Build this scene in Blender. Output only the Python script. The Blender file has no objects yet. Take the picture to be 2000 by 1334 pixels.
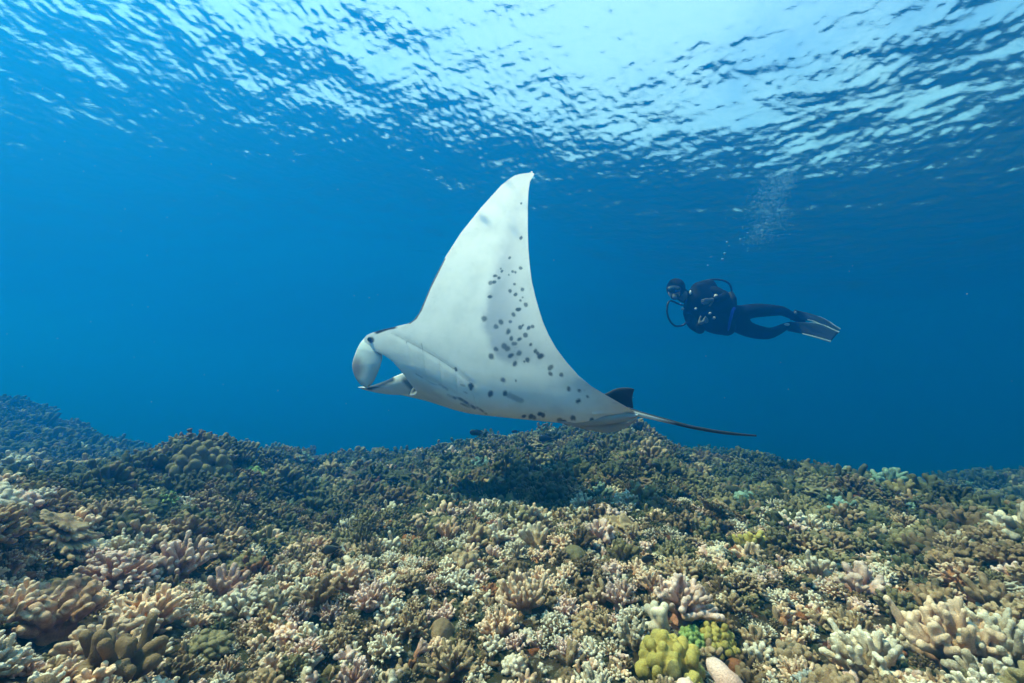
import bpy, bmesh, math, random
import numpy as np
from mathutils import Vector, Matrix

random.seed(7)
RNG = np.random.default_rng(11)
SC = bpy.context.scene
COL = SC.collection

# ------------------------------------------------------------------ camera, sky, sun, exposure
PITCH = math.radians(9.5)
FPX = 839.1                                  # focal length in pixels of the 2000 px wide photograph
cam_d = bpy.data.cameras.new('camera'); cam = bpy.data.objects.new('camera', cam_d); COL.objects.link(cam)
cam_d.sensor_width = 36; cam_d.lens = 36 * FPX / 2000; cam_d.clip_start = 0.02; cam_d.clip_end = 400
cam.location = (0, 0, 0); cam.rotation_euler = (math.radians(90) + PITCH, 0, 0)
SC.camera = cam

SUN_EL, SUN_AZ = math.radians(60), math.radians(262)     # azimuth clockwise from +Y (straight ahead)
SUN_DIR = Vector((math.sin(SUN_AZ) * math.cos(SUN_EL), math.cos(SUN_AZ) * math.cos(SUN_EL), math.sin(SUN_EL)))
w = bpy.data.worlds.new('World'); SC.world = w; w.use_nodes = True
nt = w.node_tree; nt.nodes.clear()
sky = nt.nodes.new('ShaderNodeTexSky'); sky.sky_type = 'NISHITA'; sky.sun_disc = False
sky.sun_elevation = SUN_EL; sky.sun_rotation = SUN_AZ; sky.dust_density = 1.5; sky.air_density = 1.0; sky.ozone_density = 1.0
bg = nt.nodes.new('ShaderNodeBackground'); bg.inputs[1].default_value = 0.15
wo = nt.nodes.new('ShaderNodeOutputWorld')
# fair weather cloud over the whole sky, lit by the sun behind the viewer
wt = nt.nodes.new('ShaderNodeTexCoord'); wn = nt.nodes.new('ShaderNodeTexNoise'); wn.inputs['Scale'].default_value = 3.2; wn.inputs['Detail'].default_value = 6; wn.inputs['Roughness'].default_value = .55
wr = nt.nodes.new('ShaderNodeValToRGB'); wr.color_ramp.elements[0].position = .26; wr.color_ramp.elements[1].position = .50
wm = nt.nodes.new('ShaderNodeMixRGB'); wm.inputs[2].default_value = (2.9, 3.05, 3.6, 1)
nt.links.new(wt.outputs['Generated'], wn.inputs['Vector']); nt.links.new(wn.outputs['Fac'], wr.inputs[0]); nt.links.new(wr.outputs[0], wm.inputs[0]); nt.links.new(sky.outputs[0], wm.inputs[1]); nt.links.new(wm.outputs[0], bg.inputs[0])
nt.links.new(bg.outputs[0], wo.inputs[0])
sun_d = bpy.data.lights.new('sun', 'SUN'); sun_d.energy = 5.0; sun_d.angle = math.radians(0.5); sun_d.color = (1.0, 0.66, 0.49)
sun = bpy.data.objects.new('sun', sun_d); COL.objects.link(sun)
sun.rotation_euler = (-SUN_DIR).to_track_quat('-Z', 'Y').to_euler()
SC.view_settings.view_transform = 'Standard'; SC.view_settings.look = 'None'; SC.view_settings.gamma = 1.0
SC.view_settings.exposure = 1.55; SC.view_settings.use_curve_mapping = False
cy = SC.cycles
cy.max_bounces = 7; cy.diffuse_bounces = 2; cy.glossy_bounces = 2; cy.transmission_bounces = 2
cy.volume_bounces = 3; cy.transparent_max_bounces = 8; cy.use_denoising = True
cy.caustics_reflective = False; cy.caustics_refractive = False
cy.sample_clamp_indirect = 4.0

FWD = np.array([0, math.cos(PITCH), math.sin(PITCH)]); UPV = np.array([0, -math.sin(PITCH), math.cos(PITCH)]); RGT = np.array([1.0, 0, 0])


def at(px, py, depth):
    """World point seen at a photograph pixel, DEPTH metres along the camera axis."""
    return depth * (FWD + (px - 1000) / FPX * RGT + (667 - py) / FPX * UPV)


def to_px(P):
    P = np.asarray(P, float); d = P @ FWD
    return 1000 + FPX * (P @ RGT) / d, 667 - FPX * (P @ UPV) / d


# ------------------------------------------------------------------ helpers
def link(o, parent=None):
    COL.objects.link(o)
    if parent is not None:
        o.parent = parent
    return o


def tag(o, label=None, cat=None, group=None, kind=None):
    if label: o['label'] = label
    if cat: o['category'] = cat
    if group: o['group'] = group
    if kind: o['kind'] = kind
    return o


def mesh(name, V, F, mat=None, smooth=True, attrs=None):
    me = bpy.data.meshes.new(name)
    V = np.asarray(V, np.float32)
    if isinstance(F, np.ndarray):
        me.vertices.add(len(V)); me.vertices.foreach_set('co', V.ravel())
        n, k = F.shape
        me.loops.add(n * k); me.loops.foreach_set('vertex_index', F.astype(np.int32).ravel())
        me.polygons.add(n); me.polygons.foreach_set('loop_start', np.arange(0, n * k, k, dtype=np.int32))
        me.update(calc_edges=True)
    else:
        me.from_pydata([tuple(map(float, v)) for v in V], [], F)
    if smooth:
        me.polygons.foreach_set('use_smooth', np.ones(len(me.polygons), bool))
    for an, arr in (attrs or {}).items():
        arr = np.asarray(arr, np.float32)
        if arr.ndim == 1:
            me.attributes.new(an, 'FLOAT', 'POINT').data.foreach_set('value', arr)
        else:
            if arr.shape[1] == 3: arr = np.c_[arr, np.ones(len(arr), np.float32)]
            me.attributes.new(an, 'FLOAT_COLOR', 'POINT').data.foreach_set('color', arr.ravel())
    if mat: me.materials.append(mat)
    me.validate(); me.update()
    return me


def obj(name, me, parent=None):
    return link(bpy.data.objects.new(name, me), parent)


def empty(name, loc):
    e = bpy.data.objects.new(name, None); e.location = tuple(loc); e.empty_display_size = .1
    COL.objects.link(e)
    return e


def part(name, me, root):
    """A mesh given in world coordinates becomes a child of ROOT (an Empty or mesh that is only translated)."""
    off = Vector((0, 0, 0)); r = root
    while r is not None:
        off += Vector(r.location); r = r.parent
    me.transform(Matrix.Translation(-off))
    return obj(name, me, root)


def grid_faces(nu, nv, close_v=False):
    i, j = np.meshgrid(np.arange(nu - 1), np.arange(nv if close_v else nv - 1), indexing='ij')
    a = i * nv + j; b = i * nv + (j + 1) % nv; c = (i + 1) * nv + (j + 1) % nv; d = (i + 1) * nv + j
    return np.stack([a, b, c, d], -1).reshape(-1, 4)


def hash2(ix, iy, s):
    h = (ix.astype(np.int64) * 374761393 + iy.astype(np.int64) * 668265263 + s * 1274126177) & 0x7fffffff
    h = ((h ^ (h >> 13)) * 1274126177) & 0x7fffffff
    return ((h ^ (h >> 16)) & 0xffff) / 65535.0


def vnoise(x, y, s=0):
    ix, iy = np.floor(x), np.floor(y); fx, fy = x - ix, y - iy
    fx = fx * fx * (3 - 2 * fx); fy = fy * fy * (3 - 2 * fy)
    a, b = hash2(ix, iy, s), hash2(ix + 1, iy, s); c, d = hash2(ix, iy + 1, s), hash2(ix + 1, iy + 1, s)
    return (a + (b - a) * fx) * (1 - fy) + (c + (d - c) * fx) * fy - .5


def loft(rings, caps=True):
    """rings: (n, m, 3) closed rings -> V, F (list, with end caps)."""
    R = np.asarray(rings); n, m, _ = R.shape
    F = [tuple(f) for f in grid_faces(n, m, True)]
    V = R.reshape(-1, 3)
    if caps:
        V = np.vstack([V, R[0].mean(0), R[-1].mean(0)]); c0, c1 = n * m, n * m + 1
        F += [(c0, (j + 1) % m, j) for j in range(m)] + [(c1, (n - 1) * m + j, (n - 1) * m + (j + 1) % m) for j in range(m)]
    return V, F


def spline(pts, n):
    """Catmull-Rom through points -> n samples."""
    P = np.asarray(pts, float); P = np.vstack([2 * P[0] - P[1], P, 2 * P[-1] - P[-2]])
    t = np.linspace(0, len(P) - 3 - 1e-6, n); i = t.astype(int); f = (t - i)[:, None]
    p0, p1, p2, p3 = P[i], P[i + 1], P[i + 2], P[i + 3]
    return .5 * (2 * p1 + (p2 - p0) * f + (2 * p0 - 5 * p1 + 4 * p2 - p3) * f ** 2 + (3 * p1 - p0 - 3 * p2 + p3) * f ** 3)


def tube(pts, radii, m=12, n=40):
    P = spline(pts, n); rr = np.interp(np.linspace(0, 1, n), np.linspace(0, 1, len(radii)), radii)
    T = np.gradient(P, axis=0); T /= np.linalg.norm(T, axis=1)[:, None]
    up = np.array([0.13, .2, 1.0]); A = np.cross(T, up); A /= np.linalg.norm(A, axis=1)[:, None]; B = np.cross(A, T)
    th = np.linspace(0, 2 * math.pi, m, endpoint=False)
    R = P[:, None] + rr[:, None, None] * (np.cos(th)[None, :, None] * A[:, None] + np.sin(th)[None, :, None] * B[:, None])
    return loft(R)


# ------------------------------------------------------------------ materials
def new_mat(name):
    m = bpy.data.materials.new(name); m.use_nodes = True
    t = m.node_tree; t.nodes.clear()
    out = t.nodes.new('ShaderNodeOutputMaterial')
    return m, t, out


def plain(name, col, rough=.5, spec=.4, noise=0.0, scale=40, bump=0.0):
    m, t, out = new_mat(name)
    b = t.nodes.new('ShaderNodeBsdfPrincipled'); b.inputs['Base Color'].default_value = (*col, 1)
    b.inputs['Roughness'].default_value = rough; b.inputs['Specular IOR Level'].default_value = spec
    if noise or bump:
        tc = t.nodes.new('ShaderNodeTexCoord'); nz = t.nodes.new('ShaderNodeTexNoise'); nz.inputs['Scale'].default_value = scale
        nz.inputs['Detail'].default_value = 4; t.links.new(tc.outputs['Object'], nz.inputs['Vector'])
        if noise:
            mx = t.nodes.new('ShaderNodeMixRGB'); mx.blend_type = 'MULTIPLY'; mx.inputs[0].default_value = noise
            mx.inputs[1].default_value = (*col, 1); t.links.new(nz.outputs['Color'], mx.inputs[2]); t.links.new(mx.outputs[0], b.inputs['Base Color'])
        if bump:
            bp = t.nodes.new('ShaderNodeBump'); bp.inputs['Strength'].default_value = bump; bp.inputs['Distance'].default_value = .01
            t.links.new(nz.outputs['Fac'], bp.inputs['Height']); t.links.new(bp.outputs[0], b.inputs['Normal'])
    t.links.new(b.outputs[0], out.inputs[0])
    return m


# water body: one closed box of even density (blue scatters on, red and some green are absorbed)
WATER_H = 4.7
m_haze, t, out = new_mat('sea_water_volume')
pv = t.nodes.new('ShaderNodeVolumePrincipled')
DENS = 0.14
pv.inputs['Density'].default_value = DENS; pv.inputs['Density Attribute'].default_value = ''
pv.inputs['Color'].default_value = (0.005, 0.214, 0.554, 1); pv.inputs['Anisotropy'].default_value = 0.75
pv.inputs['Absorption Color'].default_value = (0.02, 0.42, 0.50, 1)
t.links.new(pv.outputs[0], out.inputs['Volume'])
bx = bmesh.new(); bmesh.ops.create_cube(bx, size=1.0)
for v in bx.verts:
    v.co = (v.co.x * 190, v.co.y * 190, -8.2 if v.co.z < 0 else WATER_H + 2.0)
me = bpy.data.meshes.new('haze'); bx.to_mesh(me); bx.free(); me.materials.append(m_haze)
tag(obj('haze', me), kind='stuff')

# water surface: waves as geometry, a Fresnel split of sky seen through and water mirrored (total reflection from below)
m_surf, t, out = new_mat('water_surface')
fr = t.nodes.new('ShaderNodeFresnel'); fr.inputs['IOR'].default_value = 1.333
tr = t.nodes.new('ShaderNodeBsdfTransparent'); gl = t.nodes.new('ShaderNodeBsdfGlossy'); gl.inputs['Roughness'].default_value = .02
gl.inputs['Color'].default_value = (1, 1, 1, 1); mx = t.nodes.new('ShaderNodeMixShader')
gp = t.nodes.new('ShaderNodeNewGeometry'); mp = t.nodes.new('ShaderNodeMapping'); mp.inputs['Scale'].default_value = (7, 11, 1); mp.inputs['Rotation'].default_value = (0, 0, .35)
nz = t.nodes.new('ShaderNodeTexNoise'); nz.inputs['Scale'].default_value = 1.0; nz.inputs['Detail'].default_value = 5; nz.inputs['Roughness'].default_value = .55
bp = t.nodes.new('ShaderNodeBump'); bp.inputs['Strength'].default_value = 1.0; bp.inputs['Distance'].default_value = 0.008
t.links.new(gp.outputs['Position'], mp.inputs['Vector']); t.links.new(mp.outputs[0], nz.inputs['Vector']); t.links.new(nz.outputs['Fac'], bp.inputs['Height'])
for nn in (fr, gl): t.links.new(bp.outputs[0], nn.inputs['Normal'])
t.links.new(fr.outputs[0], mx.inputs[0]); t.links.new(tr.outputs[0], mx.inputs[1]); t.links.new(gl.outputs[0], mx.inputs[2]); t.links.new(mx.outputs[0], out.inputs[0])


def wave_height(x, y, r):
    rg = np.random.default_rng(5); h = (.34 * np.cos(2 * math.pi / 20 * y) + 1.1 * np.cos(2 * math.pi / 34 * (x + 5))) * np.clip(1.8 - r / 25, 0, 1)
    for lam, amp, n, spread in ((4.5, .022, 4, .6), (2.4, .019, 6, .8), (1.2, .0105, 9, 1.0), (.62, .0056, 14, 1.2), (.32, .0042, 26, 1.4), (.18, .0030, 30, 1.6), (.11, .0014, 26, 1.6)):
        fade = np.clip(1.6 - r / (lam * 60), 0, 1)
        for _ in range(n):
            a = 1.15 + rg.normal(0, spread); l = lam * rg.uniform(.75, 1.3); k = 2 * math.pi / l
            h += fade * amp / math.sqrt(n) * np.sin(k * (x * math.cos(a) + y * math.sin(a)) + rg.uniform(0, 6.28)) * rg.uniform(.6, 1.4)
    return h


az = np.radians(np.concatenate([np.linspace(-66, 66, 900), np.linspace(68, 292, 113)]))
rr = np.concatenate([[.02], np.geomspace(.4, 3.4, 60), np.linspace(3.45, 15, 440), np.geomspace(15.1, 94.0, 110)])
A, R = np.meshgrid(az, rr); X, Y = R * np.sin(A), R * np.cos(A)
Z = WATER_H + wave_height(X, Y, R)
V = np.stack([X, Y, Z], -1).reshape(-1, 3)
me = mesh('water', V, grid_faces(len(rr), len(az), True)[:, ::-1], m_surf)
if me.polygons[90000].normal.z < 0: me.flip_normals()
tag(obj('water', me), kind='structure')

# ------------------------------------------------------------------ reef terrain
COVER = .085


def dir_ae(px, py):
    d = at(px, py, 1.0); return math.atan2(d[0], d[1]), d[2] / math.hypot(d[0], d[1])


CREST = [(-900, 1010, 1.9), (0, 985, 2.0), (120, 945, 2.8), (220, 915, 3.3), (310, 895, 3.8), (350, 882, 4.0), (450, 880, 4.1), (480, 890, 4.6), (560, 884, 5.6), (650, 896, 6.6), (760, 890, 7.2),
         (870, 872, 7.4), (950, 856, 7.4), (1050, 850, 7.2), (1110, 842, 6.9), (1170, 825, 6.6), (1245, 820, 6.4), (1295, 852, 6.4), (1340, 886, 6.4), (1420, 896, 6.4), (1500, 892, 6.2),
         (1560, 908, 5.9), (1620, 916, 5.6), (1700, 938, 5.0), (1750, 962, 4.2), (1850, 985, 3.4), (2000, 1012, 2.8), (2900, 1080, 2.4)]
FAR = [(-900, 640, 13), (0, 772, 14), (100, 804, 14), (200, 850, 13.5), (330, 886, 13), (420, 882, 12), (500, 858, 9), (560, 870, 9.5), (650, 893, 12), (800, 898, 13), (1000, 892, 13), (1280, 872, 12),
       (1400, 876, 12), (1500, 893, 12), (1600, 915, 12), (1700, 936, 12), (1800, 926, 12), (2000, 918, 12), (2900, 905, 11)]
ca = [dir_ae(p, q) for p, q, r in CREST]; CA = np.array([a for a, _ in ca]); CRr = np.array([r for *_, r in CREST]); CZ = np.array([e * r for (_, e), r in zip(ca, CRr)]) - COVER
fa = [dir_ae(p, q) for p, q, r in FAR]; FA = np.array([a for a, _ in fa]); FR = np.array([r for *_, r in FAR]); FZ = np.array([e * r for (_, e), r in zip(fa, FR)]) - COVER * 1.6


def ground(x, y):
    x = np.asarray(x, float); y = np.asarray(y, float)
    r = np.hypot(x, y) + 1e-9; a = np.arctan2(x, y)
    rc, zc, rf, zf = np.interp(a, CA, CRr), np.interp(a, CA, CZ), np.interp(a, FA, FR), np.interp(a, FA, FZ)
    rn = np.minimum(1.3, rc * .55)
    zn = -.66 + .0 * r
    zm = np.minimum((zc + zf) / 2, zc) - .25; rm = rc * .5 + rf * .5
    z = np.where(r < rn, zn, np.where(r < rc, zn + (zc - zn) * ((r - rn) / (rc - rn)) ** 1.25, np.where(r < rm, zc + (zm - zc) * (r - rc) / (rm - rc),
        np.where(r < rf, zm + (zf - zm) * (r - rm) / (rf - rm), np.where(r < rf + 7, zf + (-4.2 - zf) * (r - rf) / 7, -4.2 - (r - rf - 7) * .03)))))
    z = z + .20 * np.exp(-((x + .98) / .42) ** 2 - ((y - .70) / .42) ** 2) + .07 * np.exp(-((x - .95) / .5) ** 2 - ((y - .85) / .5) ** 2)
    z = z - .07 * np.exp(-((x + .25) / .5) ** 2 - ((y - 1.25) / .3) ** 2) - .06 * np.exp(-((x - .75) / .45) ** 2 - ((y - 1.3) / .25) ** 2)
    k = np.clip(r / 2.0, .55, 1.6)
    z = z + k * (.10 * vnoise(x * 1.6, y * 1.6, 1) + .075 * vnoise(x * 3.7, y * 3.7, 2) + .035 * vnoise(x * 8.5, y * 8.5, 3)) + .025 * vnoise(x * 19, y * 19, 4) + .012 * vnoise(x * 45, y * 45, 5)
    return z


def ramp(t, fac, stops, interp='LINEAR'):
    cr = t.nodes.new('ShaderNodeValToRGB'); e = cr.color_ramp.elements; cr.color_ramp.interpolation = interp
    while len(e) > 1: e.remove(e[-1])
    e[0].position = stops[0][0]; e[0].color = (*stops[0][1], 1)
    for p, c in stops[1:]:
        n = e.new(p); n.color = (*c, 1)
    t.links.new(fac, cr.inputs[0])
    return cr.outputs[0]


def noise(t, vec, scale, detail=3, rough=.5):
    n = t.nodes.new('ShaderNodeTexNoise'); n.inputs['Scale'].default_value = scale; n.inputs['Detail'].default_value = detail; n.inputs['Roughness'].default_value = rough
    t.links.new(vec, n.inputs['Vector']); return n.outputs['Fac']


def mixc(t, fac, a, b, mode='MIX'):
    m = t.nodes.new('ShaderNodeMixRGB'); m.blend_type = mode
    for i, v in ((0, fac), (1, a), (2, b)):
        if hasattr(v, 'is_output'): t.links.new(v, m.inputs[i])
        elif i == 0: m.inputs[0].default_value = v
        else: m.inputs[i].default_value = (*v, 1)
    return m.outputs[0]


m_bed, t, out = new_mat('reef_rock_with_turf')
gp = t.nodes.new('ShaderNodeNewGeometry'); P = gp.outputs['Position']
c = ramp(t, noise(t, P, 2.3, 6, .6), [(.25, (.014, .014, .007)), (.42, (.035, .025, .012)), (.52, (.055, .033, .017)), (.6, (.038, .04, .02)), (.7, (.085, .062, .035)), (.8, (.15, .13, .09))])
red = ramp(t, noise(t, P, 5.5, 3), [(.6, (0, 0, 0)), (.68, (1, 1, 1))])
c = mixc(t, red, c, (.07, .02, .014))
spk = ramp(t, noise(t, P, 42, 3, .7), [(.55, (0, 0, 0)), (.68, (1, 1, 1))])
c = mixc(t, spk, c, (.24, .2, .15))
b = t.nodes.new('ShaderNodeBsdfPrincipled'); b.inputs['Roughness'].default_value = .95; b.inputs['Specular IOR Level'].default_value = .1
bp = t.nodes.new('ShaderNodeBump'); bp.inputs['Strength'].default_value = .9; bp.inputs['Distance'].default_value = .02
t.links.new(noise(t, P, 38, 6, .7), bp.inputs['Height']); t.links.new(bp.outputs[0], b.inputs['Normal'])
t.links.new(c, b.inputs['Base Color']); t.links.new(b.outputs[0], out.inputs[0])

az = np.radians(np.concatenate([np.linspace(-70, 70, 520), np.linspace(72, 288, 90)]))
rr = np.concatenate([[.02], np.geomspace(.2, 94, 330)])
A, R = np.meshgrid(az, rr); X, Y = R * np.sin(A), R * np.cos(A); Z = ground(X, Y)
me = mesh('seabed', np.stack([X, Y, Z], -1).reshape(-1, 3), grid_faces(len(rr), len(az), True), m_bed)
if me.polygons[60000].normal.z < 0: me.flip_normals()
tag(obj('seabed', me), kind='structure')

# ------------------------------------------------------------------ coral colonies (blended capsules polygonised)
import openvdb


def blend_mesh(caps, k, h, lump=0.0, seed=0, flatten=0.0):
    """caps: rows p0(3) p1(3) r0 r1. Smooth union on a grid of spacing h -> V, F, tip (0 at a branch's root, 1 at its end)."""
    C = np.asarray(caps, float)
    lo = np.minimum((C[:, :3] - C[:, 6:7]).min(0), (C[:, 3:6] - C[:, 7:8]).min(0)) - 3 * h - k
    hi = np.maximum((C[:, :3] + C[:, 6:7]).max(0), (C[:, 3:6] + C[:, 7:8]).max(0)) + 3 * h + k
    n = np.ceil((hi - lo) / h).astype(int) + 1
    D = np.full(n, 9.0, np.float32); ax = [lo[i] + np.arange(n[i]) * h for i in range(3)]
    for q in C:
        p0, p1, r0, r1 = q[:3], q[3:6], q[6], q[7]
        pad = k + 4 * h + max(r0, r1)
        s = [slice(max(0, int((min(p0[i], p1[i]) - pad - lo[i]) / h)), min(n[i], int((max(p0[i], p1[i]) + pad - lo[i]) / h) + 2)) for i in range(3)]
        gx, gy, gz = np.meshgrid(ax[0][s[0]], ax[1][s[1]], ax[2][s[2]], indexing='ij', sparse=True)
        v = p1 - p0; vv = max(v @ v, 1e-12)
        tt = np.clip(((gx - p0[0]) * v[0] + (gy - p0[1]) * v[1] + (gz - p0[2]) * v[2]) / vv, 0, 1)
        d = np.sqrt((gx - p0[0] - tt * v[0]) ** 2 + (gy - p0[1] - tt * v[1]) ** 2 + (gz - p0[2] - tt * v[2]) ** 2) - (r0 + (r1 - r0) * tt)
        S = D[s[0], s[1], s[2]]
        hh = np.clip(.5 + .5 * (S - d) / k, 0, 1)
        D[s[0], s[1], s[2]] = S * (1 - hh) + d * hh - k * hh * (1 - hh)
    if lump:
        gx, gy, gz = np.meshgrid(*ax, indexing='ij', sparse=True); q1, q2, q3 = np.random.default_rng(seed).uniform(0, 6, 3)
        for f, am in ((9., 1.), (21., .75)):
            D += (lump * am * np.sin(f * gx + q1 + 1.3 * np.sin(f * .6 * gy)) * np.sin(f * gy + q2 + 1.3 * np.sin(f * .6 * gz)) * np.sin(f * gz + q3 + 1.3 * np.sin(f * .6 * gx))).astype(np.float32)
    g = openvdb.FloatGrid(9.0); g.copyFromArray(D)
    P, T, Q = g.convertToPolygons(0.0)
    V = P.astype(float) * h + lo
    # keep the largest island
    F = Q.astype(np.int64)
    lab = np.arange(len(V))
    for _ in range(200):
        m = lab[F].min(1); new = lab.copy(); np.minimum.at(new, F.ravel(), np.repeat(m, 4)); new = new[new]
        if (new == lab).all(): break
        lab = new
    big = np.bincount(lab).argmax(); keep = lab[F[:, 0]] == big; F = F[keep]
    used = np.unique(F); remap = np.zeros(len(V), int); remap[used] = np.arange(len(used)); V = V[used]; F = remap[F]
    # orientation
    a, b2, c2 = V[F[:, 0]], V[F[:, 1]], V[F[:, 2]]
    if (np.einsum('ij,ij->i', a, np.cross(b2, c2))).sum() < 0: F = F[:, ::-1]
    best = np.full(len(V), 9.0); tip = np.zeros(len(V))
    for q in C:
        v = q[3:6] - q[:3]; vv = max(v @ v, 1e-12); tt = np.clip((V - q[:3]) @ v / vv, 0, 1)
        d = np.linalg.norm(V - q[:3] - tt[:, None] * v, axis=1) - (q[6] + (q[7] - q[6]) * tt)
        m = d < best; best[m] = d[m]
        tip[m] = tt[m] if q[8] < 0 else .5 * tt[m] if q[8] == 0 else .4 + .6 * tt[m] if q[8] == .999 else q[8]
    return V, F, tip


def unit(v): return v / (np.linalg.norm(v) + 1e-12)


def caps_finger(rg, n=64, rad=.056, spread=1.15, length=(.45, .9), fork=.75, base=.45):
    """Finger coral: upward-fanning knobbly fingers, many forked at the tip."""
    C = [[0, 0, -.3, 0, 0, .12, base, base * .55, .02]]
    for i in range(n):
        th = i * 2.39996 + rg.normal(0, .25); u = (i + .5) / n; el = spread * math.sqrt(u)
        d = np.array([math.sin(el) * math.cos(th), math.sin(el) * math.sin(th), math.cos(el)])
        p0 = d * .28 + rg.normal(0, .03, 3); L = rg.uniform(*length) * (1 - .12 * u)
        p1 = p0 + unit(d + rg.normal(0, .16, 3)) * L * .6; r = rad * rg.uniform(.8, 1.2)
        C.append([*p0, *p1, r * 1.05, r, 0])
        C[-1][8] = 0
        for _ in range(2 if rg.random() < fork else 1):
            p2 = p1 + unit(d + np.array([0, 0, .3]) + rg.normal(0, .42, 3)) * L * rg.uniform(.3, .48)
            C.append([*p1, *p2, r * .98, r * rg.uniform(.78, 1.12), .999])
    return C


def caps_cauliflower(rg, n=60):
    C = [[0, 0, -.3, 0, 0, .2, .42, .34, .02]]
    for i in range(n):
        th = i * 2.39996; u = (i + .5) / n; el = 1.45 * math.sqrt(u)
        d = np.array([math.sin(el) * math.cos(th), math.sin(el) * math.sin(th), math.cos(el)])
        p0 = d * .4; p1 = d * rg.uniform(.68, .86) + rg.normal(0, .03, 3)
        C.append([*p0, *p1, .055, .06, 0])
        for _ in range(3):
            p2 = p1 + unit(d + rg.normal(0, .75, 3)) * rg.uniform(.08, .13)
            C.append([*p1, *p2, .05, rg.uniform(.04, .058), .999])
    return C


def caps_lobe(rg, n=46, r=(.11, .2), tall=1.0):
    C = [[0, 0, -.3, 0, 0, .25 * tall, .6, .5, .3]]
    for i in range(n):
        th = i * 2.39996 + rg.normal(0, .15); u = (i + .5) / n; el = 1.5 * math.sqrt(u)
        d = np.array([math.sin(el) * math.cos(th), math.sin(el) * math.sin(th), math.cos(el) * tall])
        p = d * rg.uniform(.6, .8); q = p + unit(d) * rg.uniform(.02, .1)
        C.append([*p, *q, rg.uniform(*r), rg.uniform(*r) * .85, rg.uniform(.6, .999)])
    return C


def caps_column(rg, n=30):
    """Blunt thick columns."""
    C = [[0, 0, -.3, 0, 0, .05, .5, .35, .02]]
    for i in range(n):
        th = i * 2.39996; u = (i + .5) / n; el = .95 * math.sqrt(u)
        d = unit(np.array([math.sin(el) * math.cos(th), math.sin(el) * math.sin(th), math.cos(el)]) + rg.normal(0, .08, 3))
        p0 = d * .25; L = rg.uniform(.5, .85); p1 = p0 + d * L
        C.append([*p0, *p1, .10, rg.uniform(.08, .11), 0])
        for _ in range(9):
            f = rg.uniform(.35, 1.0); s = p0 + d * L * f; q = s + unit(d * .5 + rg.normal(0, .7, 3)) * .085
            C.append([*s, *q, .055, rg.uniform(.038, .06), .3 + .699 * f])
    return C


def caps_antler(rg, n=15):
    C = [[0, 0, -.25, 0, 0, .0, .3, .26, .02]]
    for i in range(n):
        th = i * 2.39996 + rg.normal(0, .3); u = (i + .5) / n; el = 1.3 * math.sqrt(u)
        d = np.array([math.sin(el) * math.cos(th), math.sin(el) * math.sin(th), math.cos(el)])
        p0 = d * .12; p1 = p0 + d * rg.uniform(.35, .5); C.append([*p0, *p1, .095, .08, .2])
        for s in (-1, 1):
            side = unit(np.cross(d, rg.normal(0, 1, 3)))
            p2 = p1 + unit(d + side * s * .75 + np.array([0, 0, .35])) * rg.uniform(.25, .4); C.append([*p1, *p2, .08, .07, .6])
            for _ in range(2):
                p3 = p2 + unit(d + rg.normal(0, .7, 3) + np.array([0, 0, .4])) * rg.uniform(.14, .22); C.append([*p2, *p3, .066, .055, .999])
    return C


def caps_plate(rg, layers=4):
    """Tiered wavy shelves with thick rounded rims."""
    C = [[0, 0, -.3, 0, 0, .2, .45, .3, .1]]
    for l in range(layers):
        z = .05 + .17 * l; R = (1.0 - .17 * l) * rg.uniform(.85, 1.05); off = rg.normal(0, .12, 2); ph = rg.uniform(0, 6.28)
        ks = 30
        for i in range(ks):
            a = 2 * math.pi * i / ks; ra = R * (1 + .14 * math.sin(3 * a + ph) + .1 * math.sin(5 * a + 2 * ph))
            zz = z + .06 * math.sin(4 * a + ph) + rg.normal(0, .012)
            C.append([off[0] * .5, off[1] * .5, z - .03, off[0] + ra * math.cos(a), off[1] + ra * math.sin(a), zz + .03, .07, rg.uniform(.045, .075), -1])
    return C


def caps_boulder(rg):
    C = [[0, 0, -.2, 0, 0, .25, .62, .55, .5]]
    for i in range(9):
        d = unit(rg.normal(0, 1, 3)); d[2] = abs(d[2]); C.append([*(d * .4), *(d * .45), .34, .3, .6])
    return C


def caps_rubble(rg):
    C = []
    for i in range(5):
        a = rg.normal(0, .35, 3) * [1, 1, .4]; d = unit(rg.normal(0, 1, 3) * [1, 1, .6]) * rg.uniform(.25, .55)
        C.append([*(a - d), *(a + d), rg.uniform(.12, .22), rg.uniform(.08, .16), rg.uniform(.2, .8)])
    C.append([0, 0, -.1, 0, 0, 0, .4, .35, .2])
    return C


def caps_polyp_sprig(rg):
    """A few stray stubby fingers."""
    C = [[0, 0, -.25, 0, 0, 0, .25, .2, .02]]
    for i in range(rg.integers(4, 8)):
        d = unit(np.array([rg.normal(0, .55), rg.normal(0, .55), 1])); p1 = d * rg.uniform(.5, .95)
        C.append([0, 0, 0, *p1, .17, .15, 0]); q = p1 + unit(d + rg.normal(0, .6, 3)) * .25; C.append([*p1, *q, .14, .13, .999])
    return C


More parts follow.
